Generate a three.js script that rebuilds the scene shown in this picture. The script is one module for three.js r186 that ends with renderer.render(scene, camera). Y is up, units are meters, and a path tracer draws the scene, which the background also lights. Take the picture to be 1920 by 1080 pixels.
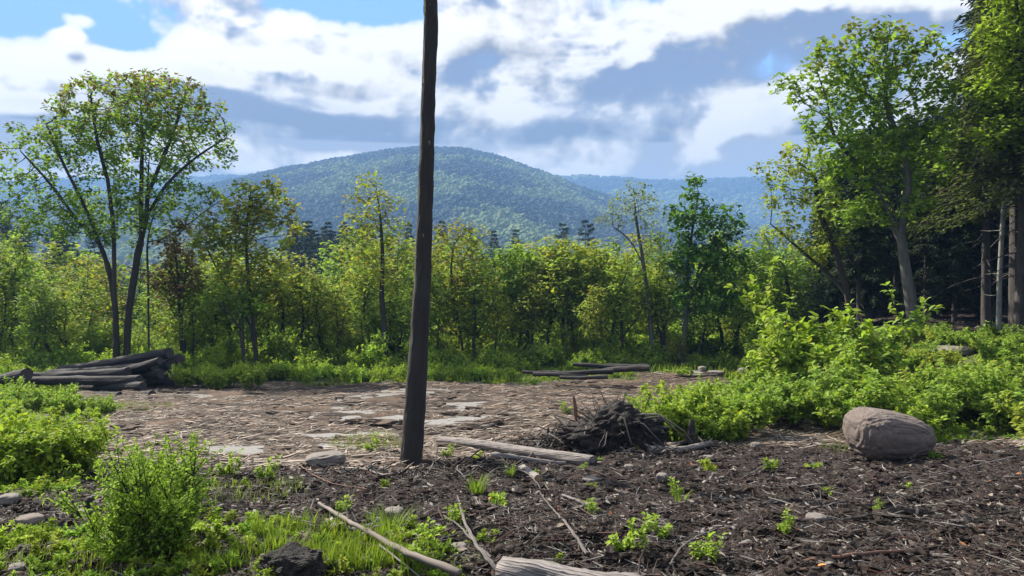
import * as THREE from 'three';
import { ImprovedNoise } from 'three/addons/math/ImprovedNoise.js';
import { mergeVertices } from 'three/addons/utils/BufferGeometryUtils.js';

// ------------------------------------------------------------------ camera, sky, sun, exposure
const scene = new THREE.Scene();
const FOCAL = 1407, EYE = 1.7, PITCH = -Math.atan(20 / FOCAL);       // focal length in photo pixels (1920 wide)
const camera = new THREE.PerspectiveCamera(2 * Math.atan(540 / FOCAL) * 180 / Math.PI, 16 / 9, 0.1, 9000);
camera.position.set(0, EYE, 0);
camera.rotation.x = PITCH;
const renderer = new THREE.WebGLRenderer();
renderer.toneMapping = THREE.LinearToneMapping;
renderer.toneMappingExposure = 2.6;
renderer.shadowMap.enabled = true;
const SUN_AZ = -48 * Math.PI / 180, SUN_EL = 43 * Math.PI / 180;    // behind the trees, to the left
const sunDir = new THREE.Vector3(Math.sin(SUN_AZ) * Math.cos(SUN_EL), Math.sin(SUN_EL), -Math.cos(SUN_AZ) * Math.cos(SUN_EL));
const sun = new THREE.DirectionalLight(new THREE.Color(1.0, 0.92, 0.78), 5);
sun.name = 'sun';
sun.position.copy(sunDir).multiplyScalar(150);
sun.castShadow = true;
sun.shadow.radius = 1.6;
sun.shadow.mapSize.set(4096, 4096);
Object.assign(sun.shadow.camera, { left: -70, right: 70, top: 70, bottom: -70, near: 1, far: 400 });
scene.add(sun, sun.target);
scene.fog = new THREE.FogExp2(new THREE.Color(0.27, 0.52, 1.0), 0.0004);

const perlin = new ImprovedNoise();
const N3 = (x, y, z) => perlin.noise(x + 31.7, y + 11.3, z + 7.9);
const clamp = THREE.MathUtils.clamp, lerp = THREE.MathUtils.lerp;
const ss = (a, b, x) => { const t = clamp((x - a) / (b - a), 0, 1); return t * t * (3 - 2 * t); };
function fbm(x, y, z, o = 4, g = 0.5, l = 2.03) { let s = 0, a = 1; for (let i = 0; i < o; i++) { s += a * N3(x, y, z); x = x * l + 5.1; y = y * l + 1.7; z = z * l + 9.2; a *= g; } return s; }
function rng(seed) { let a = seed * 2654435761 >>> 0; return () => { a = (a + 0x6d2b79f5) | 0; let t = Math.imul(a ^ (a >>> 15), 1 | a); t = (t + Math.imul(t ^ (t >>> 7), 61 | t)) ^ t; return ((t ^ (t >>> 14)) >>> 0) / 4294967296; }; }

// Broken cumulus seen against the light: thin edges white, thick bellies grey-blue, clear blue in the gaps.
// Each entry: azimuth and elevation in degrees, half-widths, added thickness.
const CLOUD_MASSES = [];
const cloud = (px, py, rx, ry, add) => { const az = Math.atan((px - 960) / FOCAL); CLOUD_MASSES.push([az, Math.atan((520 - py) / FOCAL * Math.cos(az)), rx / FOCAL * Math.cos(az) ** 2, ry / FOCAL, add]); };
cloud(110, 30, 170, 45, -0.9); cloud(250, 80, 50, 22, -0.45); cloud(660, 10, 120, 20, -0.7); cloud(1445, 125, 55, 26, -0.55); cloud(1790, 72, 50, 20, -0.6); cloud(450, 290, 120, 30, 0.3); cloud(1500, 200, 80, 40, 0.25); cloud(160, 35, 40, 12, 0.7); cloud(140, 66, 26, 12, 0.8);
cloud(1130, 125, 150, 65, 0.55); cloud(1230, 285, 220, 48, 0.5); cloud(1390, 230, 90, 45, 0.4); cloud(650, 195, 130, 20, 0.6); cloud(640, 245, 130, 16, 0.35); cloud(1345, 55, 45, 35, 0.5);
cloud(30, 180, 90, 16, 0.5); cloud(420, 150, 120, 22, 0.3); cloud(560, 110, 60, 30, 0.3); cloud(1040, 220, 120, 20, 0.35); cloud(880, 300, 160, 20, 0.2);
cloud(350, 130, 200, 50, 0.12); cloud(950, 60, 110, 60, 0.1); cloud(60, 120, 160, 40, 0.12); cloud(1420, 170, 60, 22, 0.12); cloud(1500, 40, 250, 40, 0.25);
const SKY = 0.68;
// distance to the nearest of scattered points, wrapping round the horizon: the lumps of a heaped cloud
function lumps(az, el, n, seed) {
  const u = (az / (2 * Math.PI) + 0.5) * n, v = el * n / (2 * Math.PI) * 1.3, iu = Math.floor(u), iv = Math.floor(v);
  let m = 9;
  for (let a = -1; a < 2; a++) for (let b = -1; b < 2; b++) {
    const cu = ((iu + a) % n + n) % n, cv = iv + b;
    let h = Math.imul(cu, 374761393) + Math.imul(cv, 668265263) + Math.imul(seed, 974711) | 0; h = Math.imul(h ^ (h >>> 13), 1274126177); h ^= h >>> 16;
    const dx = a + (h & 1023) / 1023 - (u - iu), dy = b + ((h >>> 10) & 1023) / 1023 - (v - iv), d = dx * dx + dy * dy;
    if (d < m) m = d;
  }
  return m;
}
const LUMPS = [[53, 0.36], [113, 0.27], [241, 0.17], [487, 0.09], [983, 0.045]];
function cloudAt(x, y, z, az, el, oct) {                              // thickness of the cloud seen in one direction
  const k = 1 / (y + 0.22), sx = x * k * 1.5, sz = z * k * 1.5;
  const wx = fbm(sx * 1.3, 3.3, sz * 1.3, 2) * 0.5, wz = fbm(sx * 1.3 + 40, 8.3, sz * 1.3, 2) * 0.5;
  let t = fbm(sx * 1.5 + wx, 0.4, sz * 1.5 + wz, 2) * 0.5 + 0.13, wa = wx * 0.06, we = wz * 0.04;
  for (let i = 0; i < oct; i++) { const [n, a] = LUMPS[i]; t += a * (0.42 - lumps(az + wa, el + we, n, i + 1)); }
  if (el < 0.7) for (const [ca, ce2, ra, re, add] of CLOUD_MASSES) {
    const q = ((az - ca + wx * 0.05) / ra) ** 2 + ((el - ce2 + wz * 0.04) / re) ** 2;
    if (q < 12) t += add * Math.exp(-q * 0.7);
  }
  return t + 0.3 * Math.exp(-((el / 0.2) ** 2));
}
function skyTexture() {
  const W = 4096, H = 2048, data = new Float32Array(W * H * 4);
  for (let row = 0; row < H; row++) {
    const el = ((row + 0.5) / H - 0.5) * Math.PI, y = Math.sin(el), ce = Math.cos(el);
    for (let col = 0; col < W; col++) {
      const o = (row * W + col) * 4;
      data[o + 3] = 1;
      if (row < H / 2) { data[o] = 0.25; data[o + 1] = 0.28; data[o + 2] = 0.3; continue; }
      const ph = ((col + 0.5) / W - 0.5) * 2 * Math.PI, x = Math.cos(ph) * ce, z = Math.sin(ph) * ce, az = Math.atan2(x, -z);
      const cosS = x * sunDir.x + y * sunDir.y + z * sunDir.z;
      const t = Math.max(0, cloudAt(x, y, z, az, el, el > 0.6 ? 3 : 5));
      const toSun = (step, oct) => { const e2 = el + step, a2 = az + (SUN_AZ - az) * step, c2 = Math.cos(e2); return Math.max(0, cloudAt(Math.sin(a2) * c2, Math.sin(e2), -Math.cos(a2) * c2, a2, e2, oct)); };
      const t1 = toSun(0.022, el > 0.6 ? 2 : 5), t2 = toSun(0.045, 2);
      const belly = fbm(az * 10 + 3, el * 27, 1.5, 4, 0.6) * 1.15;
      const alpha = 1 - Math.exp(-11 * t), body = Math.min(1, t * 3);
      const relief = clamp((t - t1) * 1.9, -0.5, 0.5);                     // faces turned to the sun are bright, those turned away dark
      const dark = lerp(0.3, 1, ss(0.15, 0.27, el)) * ss(0.0, 1.0, t1 * 0.5 + t2 * 0.45 - 0.03 - relief + belly * 0.8 * body);
      const glow = 1 + 0.7 * Math.exp((cosS - 1) * 9);
      const hz = Math.exp(-Math.max(0, y) * 6);
      const blue = [lerp(0.17, 0.34, hz), lerp(0.36, 0.47, hz), lerp(0.74, 0.62, hz)];
      const low = Math.exp(-el * 2.6), puff = glow * (lerp(0.56, 0.25, low) + 0.42 * clamp(0.35 - Math.max(0, t) * 0.5 + relief * 1.5, -0.6, 0.6));
      const white = [1.08, lerp(1.06, 1.0, low), lerp(1.04, 0.84, low)].map((q) => q * puff), grey = [lerp(0.19, 0.1, low), lerp(0.24, 0.115, low), lerp(0.36, 0.15, low)].map((q) => q * glow);
      for (let c = 0; c < 3; c++) data[o + c] = SKY * lerp(blue[c] * (0.8 + 0.2 * glow), lerp(white[c], grey[c], dark), alpha);
    }
  }
  const t = new THREE.DataTexture(data, W, H, THREE.RGBAFormat, THREE.FloatType);
  t.mapping = THREE.EquirectangularReflectionMapping; t.magFilter = t.minFilter = THREE.LinearFilter; t.needsUpdate = true;
  return t;
}
const skyTex = skyTexture();
scene.background = skyTex; scene.environment = skyTex;

// ------------------------------------------------------------------ helpers
const used = {};
const numbered = (n) => { const k = used[n] = (used[n] ?? -1) + 1; return k ? `${n}_${String(k).padStart(3, '0')}` : n; };
function tag(o, label, category, group, kind) {
  o.userData = {};
  if (label) o.userData.label = label;
  if (category) o.userData.category = category;
  if (group) o.userData.group = group;
  if (kind) o.userData.kind = kind;
  return o;
}
function shade(o) { o.traverse((m) => { if (m.isMesh) { m.castShadow = true; m.receiveShadow = true; } }); return o; }
function part(name, g, m, parent, kind) { const o = new THREE.Mesh(g, m); o.name = name; if (kind) o.userData.kind = kind; parent.add(o); return o; }
function put(o, name) { o.name = numbered(name); scene.add(o); return shade(o); }

class MB {                                                            // collects triangles of one mesh
  constructor() { this.p = []; this.c = []; this.i = []; this.uv = []; this.n = 0; }
  v(x, y, z, c, u = 0, w = 0) { this.p.push(x, y, z); this.uv.push(u, w); if (c) this.c.push(c[0], c[1], c[2]); return this.n++; }
  t(a, b, c) { this.i.push(a, b, c); }
  geo(normals = true) {
    const g = new THREE.BufferGeometry();
    g.setAttribute('position', new THREE.Float32BufferAttribute(this.p, 3));
    g.setAttribute('uv', new THREE.Float32BufferAttribute(this.uv, 2));
    if (this.c.length) g.setAttribute('color', new THREE.Float32BufferAttribute(this.c, 3));
    g.setIndex(this.i);
    if (normals) g.computeVertexNormals();
    return g;
  }
}
const V = (x, y, z) => new THREE.Vector3(x, y, z);
// a bent, tapering tube through points; rough() bulges it
function tube(mb, pts, radii, sides, { cap = true, color, rough = 0, seed = 0, ends = true } = {}) {
  const n = pts.length, T = V(), U = V(1, 0, 0), W = V(), q = V(), ring = [];
  let len = 0;
  for (let k = 0; k < n; k++) {
    T.subVectors(pts[Math.min(k + 1, n - 1)], pts[Math.max(k - 1, 0)]).normalize();
    if (k === 0) { U.set(1, 0, 0); if (Math.abs(T.x) > 0.8) U.set(0, 0, 1); }
    U.addScaledVector(T, -U.dot(T)).normalize(); W.crossVectors(T, U);
    if (k) len += pts[k].distanceTo(pts[k - 1]);
    const r0 = radii[k], row = [];
    for (let s = 0; s <= sides; s++) {
      const a = s / sides * 2 * Math.PI, ca = Math.cos(a), sa = Math.sin(a);
      const r = r0 * (1 + (rough ? rough * N3(ca * 1.3 + seed, sa * 1.3, len / r0 * 0.35 + seed * 3) + rough * 0.5 * N3(ca * 3.1, sa * 3.1 + seed, len / r0 * 1.1) : 0));
      q.copy(pts[k]).addScaledVector(U, ca * r).addScaledVector(W, sa * r);
      row.push(mb.v(q.x, q.y, q.z, color, s / sides * Math.max(0.2, 2 * Math.PI * r0), len));
    }
    ring.push(row);
  }
  for (let k = 0; k + 1 < n; k++) for (let s = 0; s < sides; s++) {
    const a = ring[k][s], b = ring[k][s + 1], c = ring[k + 1][s], d = ring[k + 1][s + 1];
    mb.t(a, b, c); mb.t(b, d, c);
  }
  if (cap) {
    const e = mb.v(pts[n - 1].x, pts[n - 1].y, pts[n - 1].z, color, 0, 0);
    for (let s = 0; s < sides; s++) mb.t(ring[n - 1][s], ring[n - 1][s + 1], e);
    if (ends) { const b = mb.v(pts[0].x, pts[0].y, pts[0].z, color, 0, 0); for (let s = 0; s < sides; s++) mb.t(ring[0][s + 1], ring[0][s], b); }
  }
  return ring;
}
// one leaf: a diamond or oval folded along its midrib, growing along dir, its upper side towards up
const _s = V(), _u = V();
function leaf(mb, p, dir, up, L, w, c, oval = false) {
  _s.crossVectors(dir, up).normalize(); _u.crossVectors(_s, dir);
  const P = (a, b, h) => mb.v(p.x + dir.x * a * L + _s.x * b * w + _u.x * h * L, p.y + dir.y * a * L + _s.y * b * w + _u.y * h * L, p.z + dir.z * a * L + _s.z * b * w + _u.z * h * L, c);
  if (!oval) {
    const b = P(0, 0, 0), t = P(1, 0, -0.12), r = P(0.42, 0.5, 0.1), l = P(0.42, -0.5, 0.1);
    mb.t(b, r, t); mb.t(b, t, l);
  } else {
    const b = P(0, 0, 0), m = P(0.5, 0, 0), t = P(1, 0, -0.16), r1 = P(0.25, 0.42, 0.09), r2 = P(0.62, 0.42, 0.05), l1 = P(0.25, -0.42, 0.09), l2 = P(0.62, -0.42, 0.05);
    mb.t(b, r1, m); mb.t(r1, r2, m); mb.t(m, r2, t); mb.t(b, m, l1); mb.t(l1, m, l2); mb.t(m, t, l2);
  }
}
const rdir = (R, v = V()) => { const z = R() * 2 - 1, a = R() * 2 * Math.PI, s = Math.sqrt(1 - z * z); return v.set(s * Math.cos(a), z, s * Math.sin(a)); };

// ------------------------------------------------------------------ textures and materials
function tileTexture(size, fn, srgb) {
  const d = new Uint8Array(size * size * 4);
  for (let y = 0; y < size; y++) for (let x = 0; x < size; x++) { const c = fn(x / size, y / size), o = (y * size + x) * 4; for (let k = 0; k < 3; k++) d[o + k] = clamp(c[k], 0, 1) * 255; d[o + 3] = 255; }
  const t = new THREE.DataTexture(d, size, size, THREE.RGBAFormat);
  t.wrapS = t.wrapT = THREE.RepeatWrapping; t.magFilter = THREE.LinearFilter; if (srgb) t.colorSpace = THREE.SRGBColorSpace; t.needsUpdate = true;
  return t;
}
// noise on a torus, so that it tiles
function torus(u, v, fu, fv, seed, o = 4) {
  let s = 0, a = 1, tot = 0;
  for (let i = 0; i < o; i++) {
    const x0 = u * fu, y0 = v * fv, xi = Math.floor(x0), yi = Math.floor(y0), fx = x0 - xi, fy = y0 - yi, sx = fx * fx * (3 - 2 * fx), sy = fy * fy * (3 - 2 * fy);
    const h = (X, Y) => { let n = Math.imul(((X % fu) + fu) % fu, 374761393) + Math.imul(((Y % fv) + fv) % fv, 668265263) + Math.imul(seed + i * 17, 1442695041) | 0; n = Math.imul(n ^ (n >>> 13), 1274126177); return ((n ^ (n >>> 16)) >>> 0) / 4294967295; };
    s += a * lerp(lerp(h(xi, yi), h(xi + 1, yi), sx), lerp(h(xi, yi + 1), h(xi + 1, yi + 1), sx), sy); tot += a;
    fu *= 2; fv *= 2; a *= 0.55;
  }
  return s / tot;
}
const soilTex = tileTexture(1024, (u, v) => { const a = torus(u, v, 9, 9, 3, 6), b = torus(u, v, 60, 60, 9, 3), k = 0.3 + a * 0.75 + (b - 0.5) * 0.9; return [k, k * 0.98, k * 0.95]; });
const soilBump = tileTexture(1024, (u, v) => { const a = torus(u, v, 12, 12, 21, 7), b = torus(u, v, 90, 90, 29, 3); const k = a * 0.7 + b * 0.4; return [k, k, k]; });
const barkTex = tileTexture(512, (u, v) => { const f = torus(u, v, 14, 3, 5, 5), g = torus(u, v, 6, 5, 8, 4), s = torus(u, v, 30, 30, 12, 2), k = 0.35 + 0.75 * f * (0.6 + 0.8 * g) + (s > 0.83 ? 0.5 : 0); return [k, k, k]; });
const barkBump = tileTexture(512, (u, v) => { const k = torus(u, v, 16, 3, 5, 5); return [k, k, k]; });
const grainTex = tileTexture(512, (u, v) => { const f = torus(u, v, 28, 2, 15, 4), g = torus(u, v, 4, 3, 18, 4), k = 0.3 + 0.8 * f + (g - 0.5) * 0.5; return [k, k * 0.99, k * 0.97]; });
const grainFine = grainTex.clone(); grainFine.repeat.set(3.5, 1.6); grainFine.needsUpdate = true;
const rockTex = tileTexture(512, (u, v) => { const a = torus(u, v, 4, 4, 31, 6), b = torus(u, v, 70, 70, 37, 2), k = 0.55 + 0.5 * a + (b - 0.5) * 0.35; return [k, k, k]; });
const rockFine = rockTex.clone(); rockFine.repeat.set(2, 2); rockFine.needsUpdate = true;
const rockBump = tileTexture(512, (u, v) => { const k = torus(u, v, 16, 16, 41, 6); return [k, k, k]; });
const std = (o) => new THREE.MeshStandardMaterial({ roughness: 0.9, ...o, color: new THREE.Color().setRGB(...o.color) });
const barkM = (r, g, b, bump = 0.02) => std({ color: [r, g, b], map: barkTex, bumpMap: barkBump, bumpScale: bump, side: THREE.DoubleSide });
const leafM = (r, g, b, tr = 0.5) => new THREE.MeshPhysicalMaterial({ color: new THREE.Color().setRGB(r, g, b), vertexColors: true, roughness: 0.84, transmission: tr, thickness: 0, specularIntensity: 0.25, side: THREE.DoubleSide });
const M = {
  barkDark: barkM(0.05, 0.041, 0.036), barkGrey: barkM(0.12, 0.112, 0.106), barkPale: barkM(0.3, 0.29, 0.27), barkConifer: barkM(0.07, 0.058, 0.054), pole: barkM(0.032, 0.027, 0.024, 0.045),
  log: barkM(0.026, 0.022, 0.023, 0.03), weathered: std({ color: [0.28, 0.25, 0.24], map: grainFine, bumpMap: grainFine, bumpScale: 0.03, side: THREE.DoubleSide }), twig: std({ color: [0.2, 0.17, 0.15], map: grainTex, side: THREE.DoubleSide }),
  rootRed: std({ color: [0.17, 0.085, 0.06], map: grainTex, side: THREE.DoubleSide }), soilDark: std({ color: [0.018, 0.013, 0.011], map: soilTex, bumpMap: soilBump, bumpScale: 0.05, side: THREE.DoubleSide }),
  rock: std({ color: [0.15, 0.118, 0.102], map: rockFine, bumpMap: rockBump, bumpScale: 0.012 }), stone: std({ color: [0.17, 0.15, 0.135], map: rockTex, bumpMap: rockBump, bumpScale: 0.008 }),
  cut: std({ color: [0.3, 0.22, 0.14], map: grainTex }),
  green: leafM(0.23, 0.36, 0.035, 0.58), bright: leafM(0.27, 0.39, 0.03, 0.56), yellow: leafM(0.31, 0.39, 0.035, 0.58), olive: leafM(0.26, 0.3, 0.03, 0.55), deep: leafM(0.1, 0.22, 0.018), rust: leafM(0.27, 0.16, 0.06), pale: leafM(0.22, 0.28, 0.09),
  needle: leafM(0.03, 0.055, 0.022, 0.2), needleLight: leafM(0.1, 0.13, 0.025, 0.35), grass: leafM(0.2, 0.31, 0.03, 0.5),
};

// ------------------------------------------------------------------ the ground's shape
function curve(pts) {                                                 // smooth curve through points, without overshoot
  const n = pts.length, m = [];
  for (let i = 0; i < n; i++) {
    const a = i ? (pts[i][1] - pts[i - 1][1]) / (pts[i][0] - pts[i - 1][0]) : null, b = i < n - 1 ? (pts[i + 1][1] - pts[i][1]) / (pts[i + 1][0] - pts[i][0]) : null;
    m.push(a === null ? b : b === null ? a : a * b <= 0 ? 0 : 2 * a * b / (a + b));
  }
  return (x) => {
    if (x <= pts[0][0]) return pts[0][1];
    if (x >= pts[n - 1][0]) return pts[n - 1][1];
    let i = 0; while (x > pts[i + 1][0]) i++;
    const h = pts[i + 1][0] - pts[i][0], t = (x - pts[i][0]) / h, t2 = t * t, t3 = t2 * t;
    return (2 * t3 - 3 * t2 + 1) * pts[i][1] + (t3 - 2 * t2 + t) * h * m[i] + (-2 * t3 + 3 * t2) * pts[i + 1][1] + (t3 - t2) * h * m[i + 1];
  };
}
const mainFall = curve([[0, -1.7], [4.5, -1.8], [7, -2.14], [11, -2.72], [15, -3.15], [20, -3.62], [32, -4.55], [40, -4.9], [60, -7.4], [100, -9], [150, -10], [300, -14], [3000, -14]]);
const rightFall = curve([[0, -1.7], [4.5, -1.8], [7, -2.1], [11, -2.68], [14, -2.75], [20, -2.35], [28, -2.05], [60, -1.6], [120, -2], [260, -9], [420, -14], [3000, -14]]);
const PUDDLES = [[735, 760, 1.3, 0.55], [880, 766, 1.0, 0.45], [690, 792, 1.1, 0.4], [560, 842, 0.8, 0.16], [850, 800, 0.8, 0.3], [470, 850, 0.8, 0.2], [960, 790, 0.6, 0.25], [1290, 703, 1.2, 0.4], [400, 745, 1.4, 0.35], [640, 820, 0.9, 0.2], [600, 775, 1.2, 0.25], [780, 740, 1.0, 0.3], [330, 800, 0.9, 0.2]];
const HUMPS = [];
const base = (x, d) => {
  const e = Math.max(0, d - 25), w = ss(7.5 + e * 0.25, 15 + e * 0.3, x);
  let h = EYE + lerp(mainFall(d), rightFall(d), w);
  for (const [hx, hd, r, a] of HUMPS) { const q = ((x - hx) ** 2 + (d - hd) ** 2) / (r * r); if (q < 8) h += a * Math.exp(-q); }
  return h;
};
// how far a place is churned black mulch, brown wheel-worn mud, or green
function zone(x, d) {
  const n = fbm(x * 0.35, 2.2, d * 0.35, 3) * 1.6;
  const line = 10.6 + 2.4 * ss(-1.5, 2, x) + n;
  const mulch = 1 - ss(line - 0.5, line + 0.7, d);
  let green = ss(31.5 + n * 1.5, 33.5 + n * 1.5, d) + ss(-0.54, -0.62, x / Math.max(d, 4) + n * 0.03) * ss(6.5, 9, d) + ss(5.5, 7.5, x - 0.1 * d + n * 0.7) * ss(13.2, 14.5, d + n * 0.4);
  const near = ss(5.9, 4.9, d + n * 0.5) * ss(0.6, -0.6, x + n * 0.8 - 0.2);
  green = clamp(Math.max(green, near * 0.9), 0, 1) * (1 - ss(25, 30, d) * ss(0.44, 0.5, x / Math.max(d, 4)));
  return { floor: ss(25, 30, d) * ss(0.44, 0.5, x / Math.max(d, 4)), mulch, green, mud: (1 - mulch) * (1 - green) };
}
const humps = [[1250, 712, 4.2, 0.35], [960, 735, 3, 0.12], [420, 905, 0.9, 0.12], [1130, 838, 1.0, 0.22], [900, 880, 0.9, 0.1]];
function gnd(x, z, fine = true) {
  const d = -z;
  let h = base(x, d);
  if (d > 90 || !fine) return h;
  const k = zone(x, d), fade = 1 - ss(60, 90, d);
  h += fade * (0.05 * fbm(x * 0.8, 0.5, z * 0.8, 2) + 0.12 * fbm(x * 0.16, 4.5, z * 0.16, 2));
  if (k.mulch > 0.01) { const r = 1 - Math.abs(N3(x * 3.1, 1, z * 3.1)) * 2; h += k.mulch * (0.085 * fbm(x * 2.8, 2, z * 3.4, 4) + 0.05 * r * N3(x * 1.7, 3, z * 1.7) + 0.018 * N3(x * 15, 3, z * 15)); }
  if (k.mud > 0.01) h += k.mud * (0.085 * fbm(x * 0.6 + d * 0.2, 2, d * 1.7, 4) + 0.05 * (1 - Math.abs(N3(x * 0.5, 8, d * 1.6)) * 2) + 0.03 * N3(x * 4, 4, z * 9));
  for (const p of PUDDLES_W) {
    if (!p[4]) continue;
    const q = ((x - p[0]) / p[2]) ** 2 + ((d - p[1]) / p[3]) ** 2;
    if (q < 2.2) { const w = 1 - ss(0.7, 2.2, q); h = lerp(h, p[4] + Math.max(-0.028, (h - base(x, d)) * 0.6 - 0.02) + 0.05 * Math.max(0, q - 0.5) + 0.07 * fbm(x * 1.2, 6, z * 3, 4), w); }
  }
  return h;
}
const PUDDLES_W = [];
function ray(px, py) { const x = (px - 960) / FOCAL, y = (540 - py) / FOCAL, c = Math.cos(PITCH), s = Math.sin(PITCH); return V(x, y * c + s, y * s - c); }
function at(px, py, d) { const r = ray(px, py); return r.multiplyScalar(d / -r.z).add(V(0, EYE, 0)); }   // the place seen there, d metres ahead
function onGround(px, py, fine = true) {                              // the place on the ground seen there
  const r = ray(px, py); r.multiplyScalar(1 / -r.z);
  for (let d = 2.5; d < 400; d += 0.04 + d * 0.002) if (EYE + r.y * d <= gnd(r.x * d, -d, fine)) return V(r.x * d, gnd(r.x * d, -d, fine), -d);
  return V(r.x * 400, gnd(r.x * 400, -400, false), -400);
}
const stand = (px, d) => { const x = (px - 960) / FOCAL * d; return V(x, gnd(x, -d), -d); };
const heightTo = (py, d) => EYE + d * (520 - py) / FOCAL;             // world height of a top seen at that row
for (const [px, py, r, a] of humps) { const p = onGround(px, py, false); HUMPS.push([p.x, -p.z, r, a]); }
for (const [px, py, rx, rz] of PUDDLES) { const p = onGround(px, py, false); PUDDLES_W.push([p.x, -p.z, rx, rz * 1.7, 0]); PUDDLES_W.at(-1)[4] = lerp(gnd(p.x, p.z), base(p.x, -p.z), 0.3) + (px > 600 && py < 812 ? 0.11 : 0.03); }

// ------------------------------------------------------------------ setting: ground, puddles, mountain
{
  const AZ = [], DD = [];
  for (let a = -180; a < 180;) { AZ.push(a * Math.PI / 180); a += Math.abs(a) < 40 ? 0.12 : Math.abs(a) < 60 ? 1 : 6; }
  AZ.push(Math.PI);
  for (let d = 0.4; d < 4000;) { DD.push(d); d *= d < 3.2 ? 1.12 : d < 16 ? 1.0048 : d < 45 ? 1.0075 : d < 90 ? 1.03 : 1.12; }
  const mb = new MB(), row = [];
  const pos = [0, gnd(0, 0), 0];
  const apex = mb.v(...pos, [0.06, 0.045, 0.04]);
  for (const r of DD) {
    const line = [];
    for (const a of AZ) {
      const x = Math.sin(a) * r, z = -Math.cos(a) * r, d = -z, k = zone(x, d), n = fbm(x * 0.9, 1, z * 0.9, 3), m = fbm(x * 5, 1, z * 5, 2);
      const mul = [0.03 + 0.014 * m, 0.02 + 0.01 * m, 0.017 + 0.008 * m], w = ss(-0.35, 0.45, fbm(x * 0.6, 7, z * 1.9, 4) + 0.2 * n), mud = [lerp(0.036, 0.125, w), lerp(0.025, 0.082, w), lerp(0.019, 0.055, w)], gr = [0.085 + 0.03 * n, 0.1 + 0.03 * n, 0.03];
      const c = [0, 1, 2].map((i) => k.floor * mul[i] + (1 - k.floor) * (k.mulch * (1 - k.green) * mul[i] + k.mud * mud[i] + k.green * gr[i]));
      line.push(mb.v(x, gnd(x, z), z, c, x / 2.5, z / 2.5));
    }
    row.push(line);
  }
  const A = AZ.length;
  for (let s = 0; s + 1 < A; s++) mb.t(apex, row[0][s + 1], row[0][s]);
  for (let k = 0; k + 1 < row.length; k++) for (let s = 0; s + 1 < A; s++) { const a = row[k][s], b = row[k][s + 1], c = row[k + 1][s], e = row[k + 1][s + 1]; mb.t(a, b, c); mb.t(b, e, c); }
  const gm = new THREE.MeshPhysicalMaterial({ vertexColors: true, map: soilTex, bumpMap: soilBump, bumpScale: 0.035, roughness: 0.92, specularIntensity: 0.5 });
  put(tag(new THREE.Mesh(mb.geo(), gm), 'dark churned earth and brown mud of the cleared ground', null, null, 'structure'), 'ground');
  const waterM = new THREE.MeshPhysicalMaterial({ color: new THREE.Color().setRGB(0.26, 0.245, 0.23), roughness: 0.2, specularIntensity: 1, bumpMap: soilBump, bumpScale: 0.02 });
  for (const p of PUDDLES_W) {
    const w = new MB(), c = w.v(0, 0, 0, null, 0, 0), n = 36, o = [];
    for (let k = 0; k < n; k++) { const a = k / n * 2 * Math.PI; const x = Math.cos(a) * p[2] * 1.25, z = Math.sin(a) * p[3] * 1.25; o.push(w.v(x, 0, z, null, x / 3, z / 3)); }
    for (let k = 0; k < n; k++) w.t(c, o[(k + 1) % n], o[k]);
    const m = new THREE.Mesh(w.geo(), waterM); m.position.set(p[0], p[4] - 0.004, -p[1]);
    put(tag(m, 'shallow puddle shining on the brown mud', null, null, 'structure'), 'puddle');
  }
}
const ridge = curve([[-900, 350], [0, 385], [200, 370], [400, 346], [470, 332], [560, 313], [660, 296], [740, 284], [800, 279], [850, 279], [900, 287], [960, 305], [1040, 334], [1120, 362], [1250, 392], [1450, 425], [1900, 445], [2800, 450]]);
const ridgeBack = curve([[-1200, 330], [0, 338], [150, 330], [300, 334], [420, 326], [520, 330], [900, 345], [1020, 333], [1090, 325], [1160, 329], [1240, 335], [1330, 333], [1420, 328], [1560, 332], [1800, 322], [3000, 330]]);
function slope(px, t, R, d0, d1) {                                    // a place on a mountainside, t from its foot to its ridge and over
  const d = lerp(d0, d1, t), top = EYE + d1 * (505 - R(px)) / FOCAL, x = (px - 960) / FOCAL * d;
  const s = t < 1 ? lerp(t, t * t * (3 - 2 * t), 0.75) : 1 - (t - 1) * 1.2;
  const n = fbm(x * 0.0035, 2, d * 0.0022, 3) * 18 * Math.sin(Math.PI * clamp(t, 0, 1)) * (1.15 - t) + Math.max(0, 1 - Math.abs(t - 0.9) * 5) * fbm(x * 0.01, 1, 3, 2) * 4;
  return V(x, lerp(-16, top, s) + n, -d);
}
const forestM = [];
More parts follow.
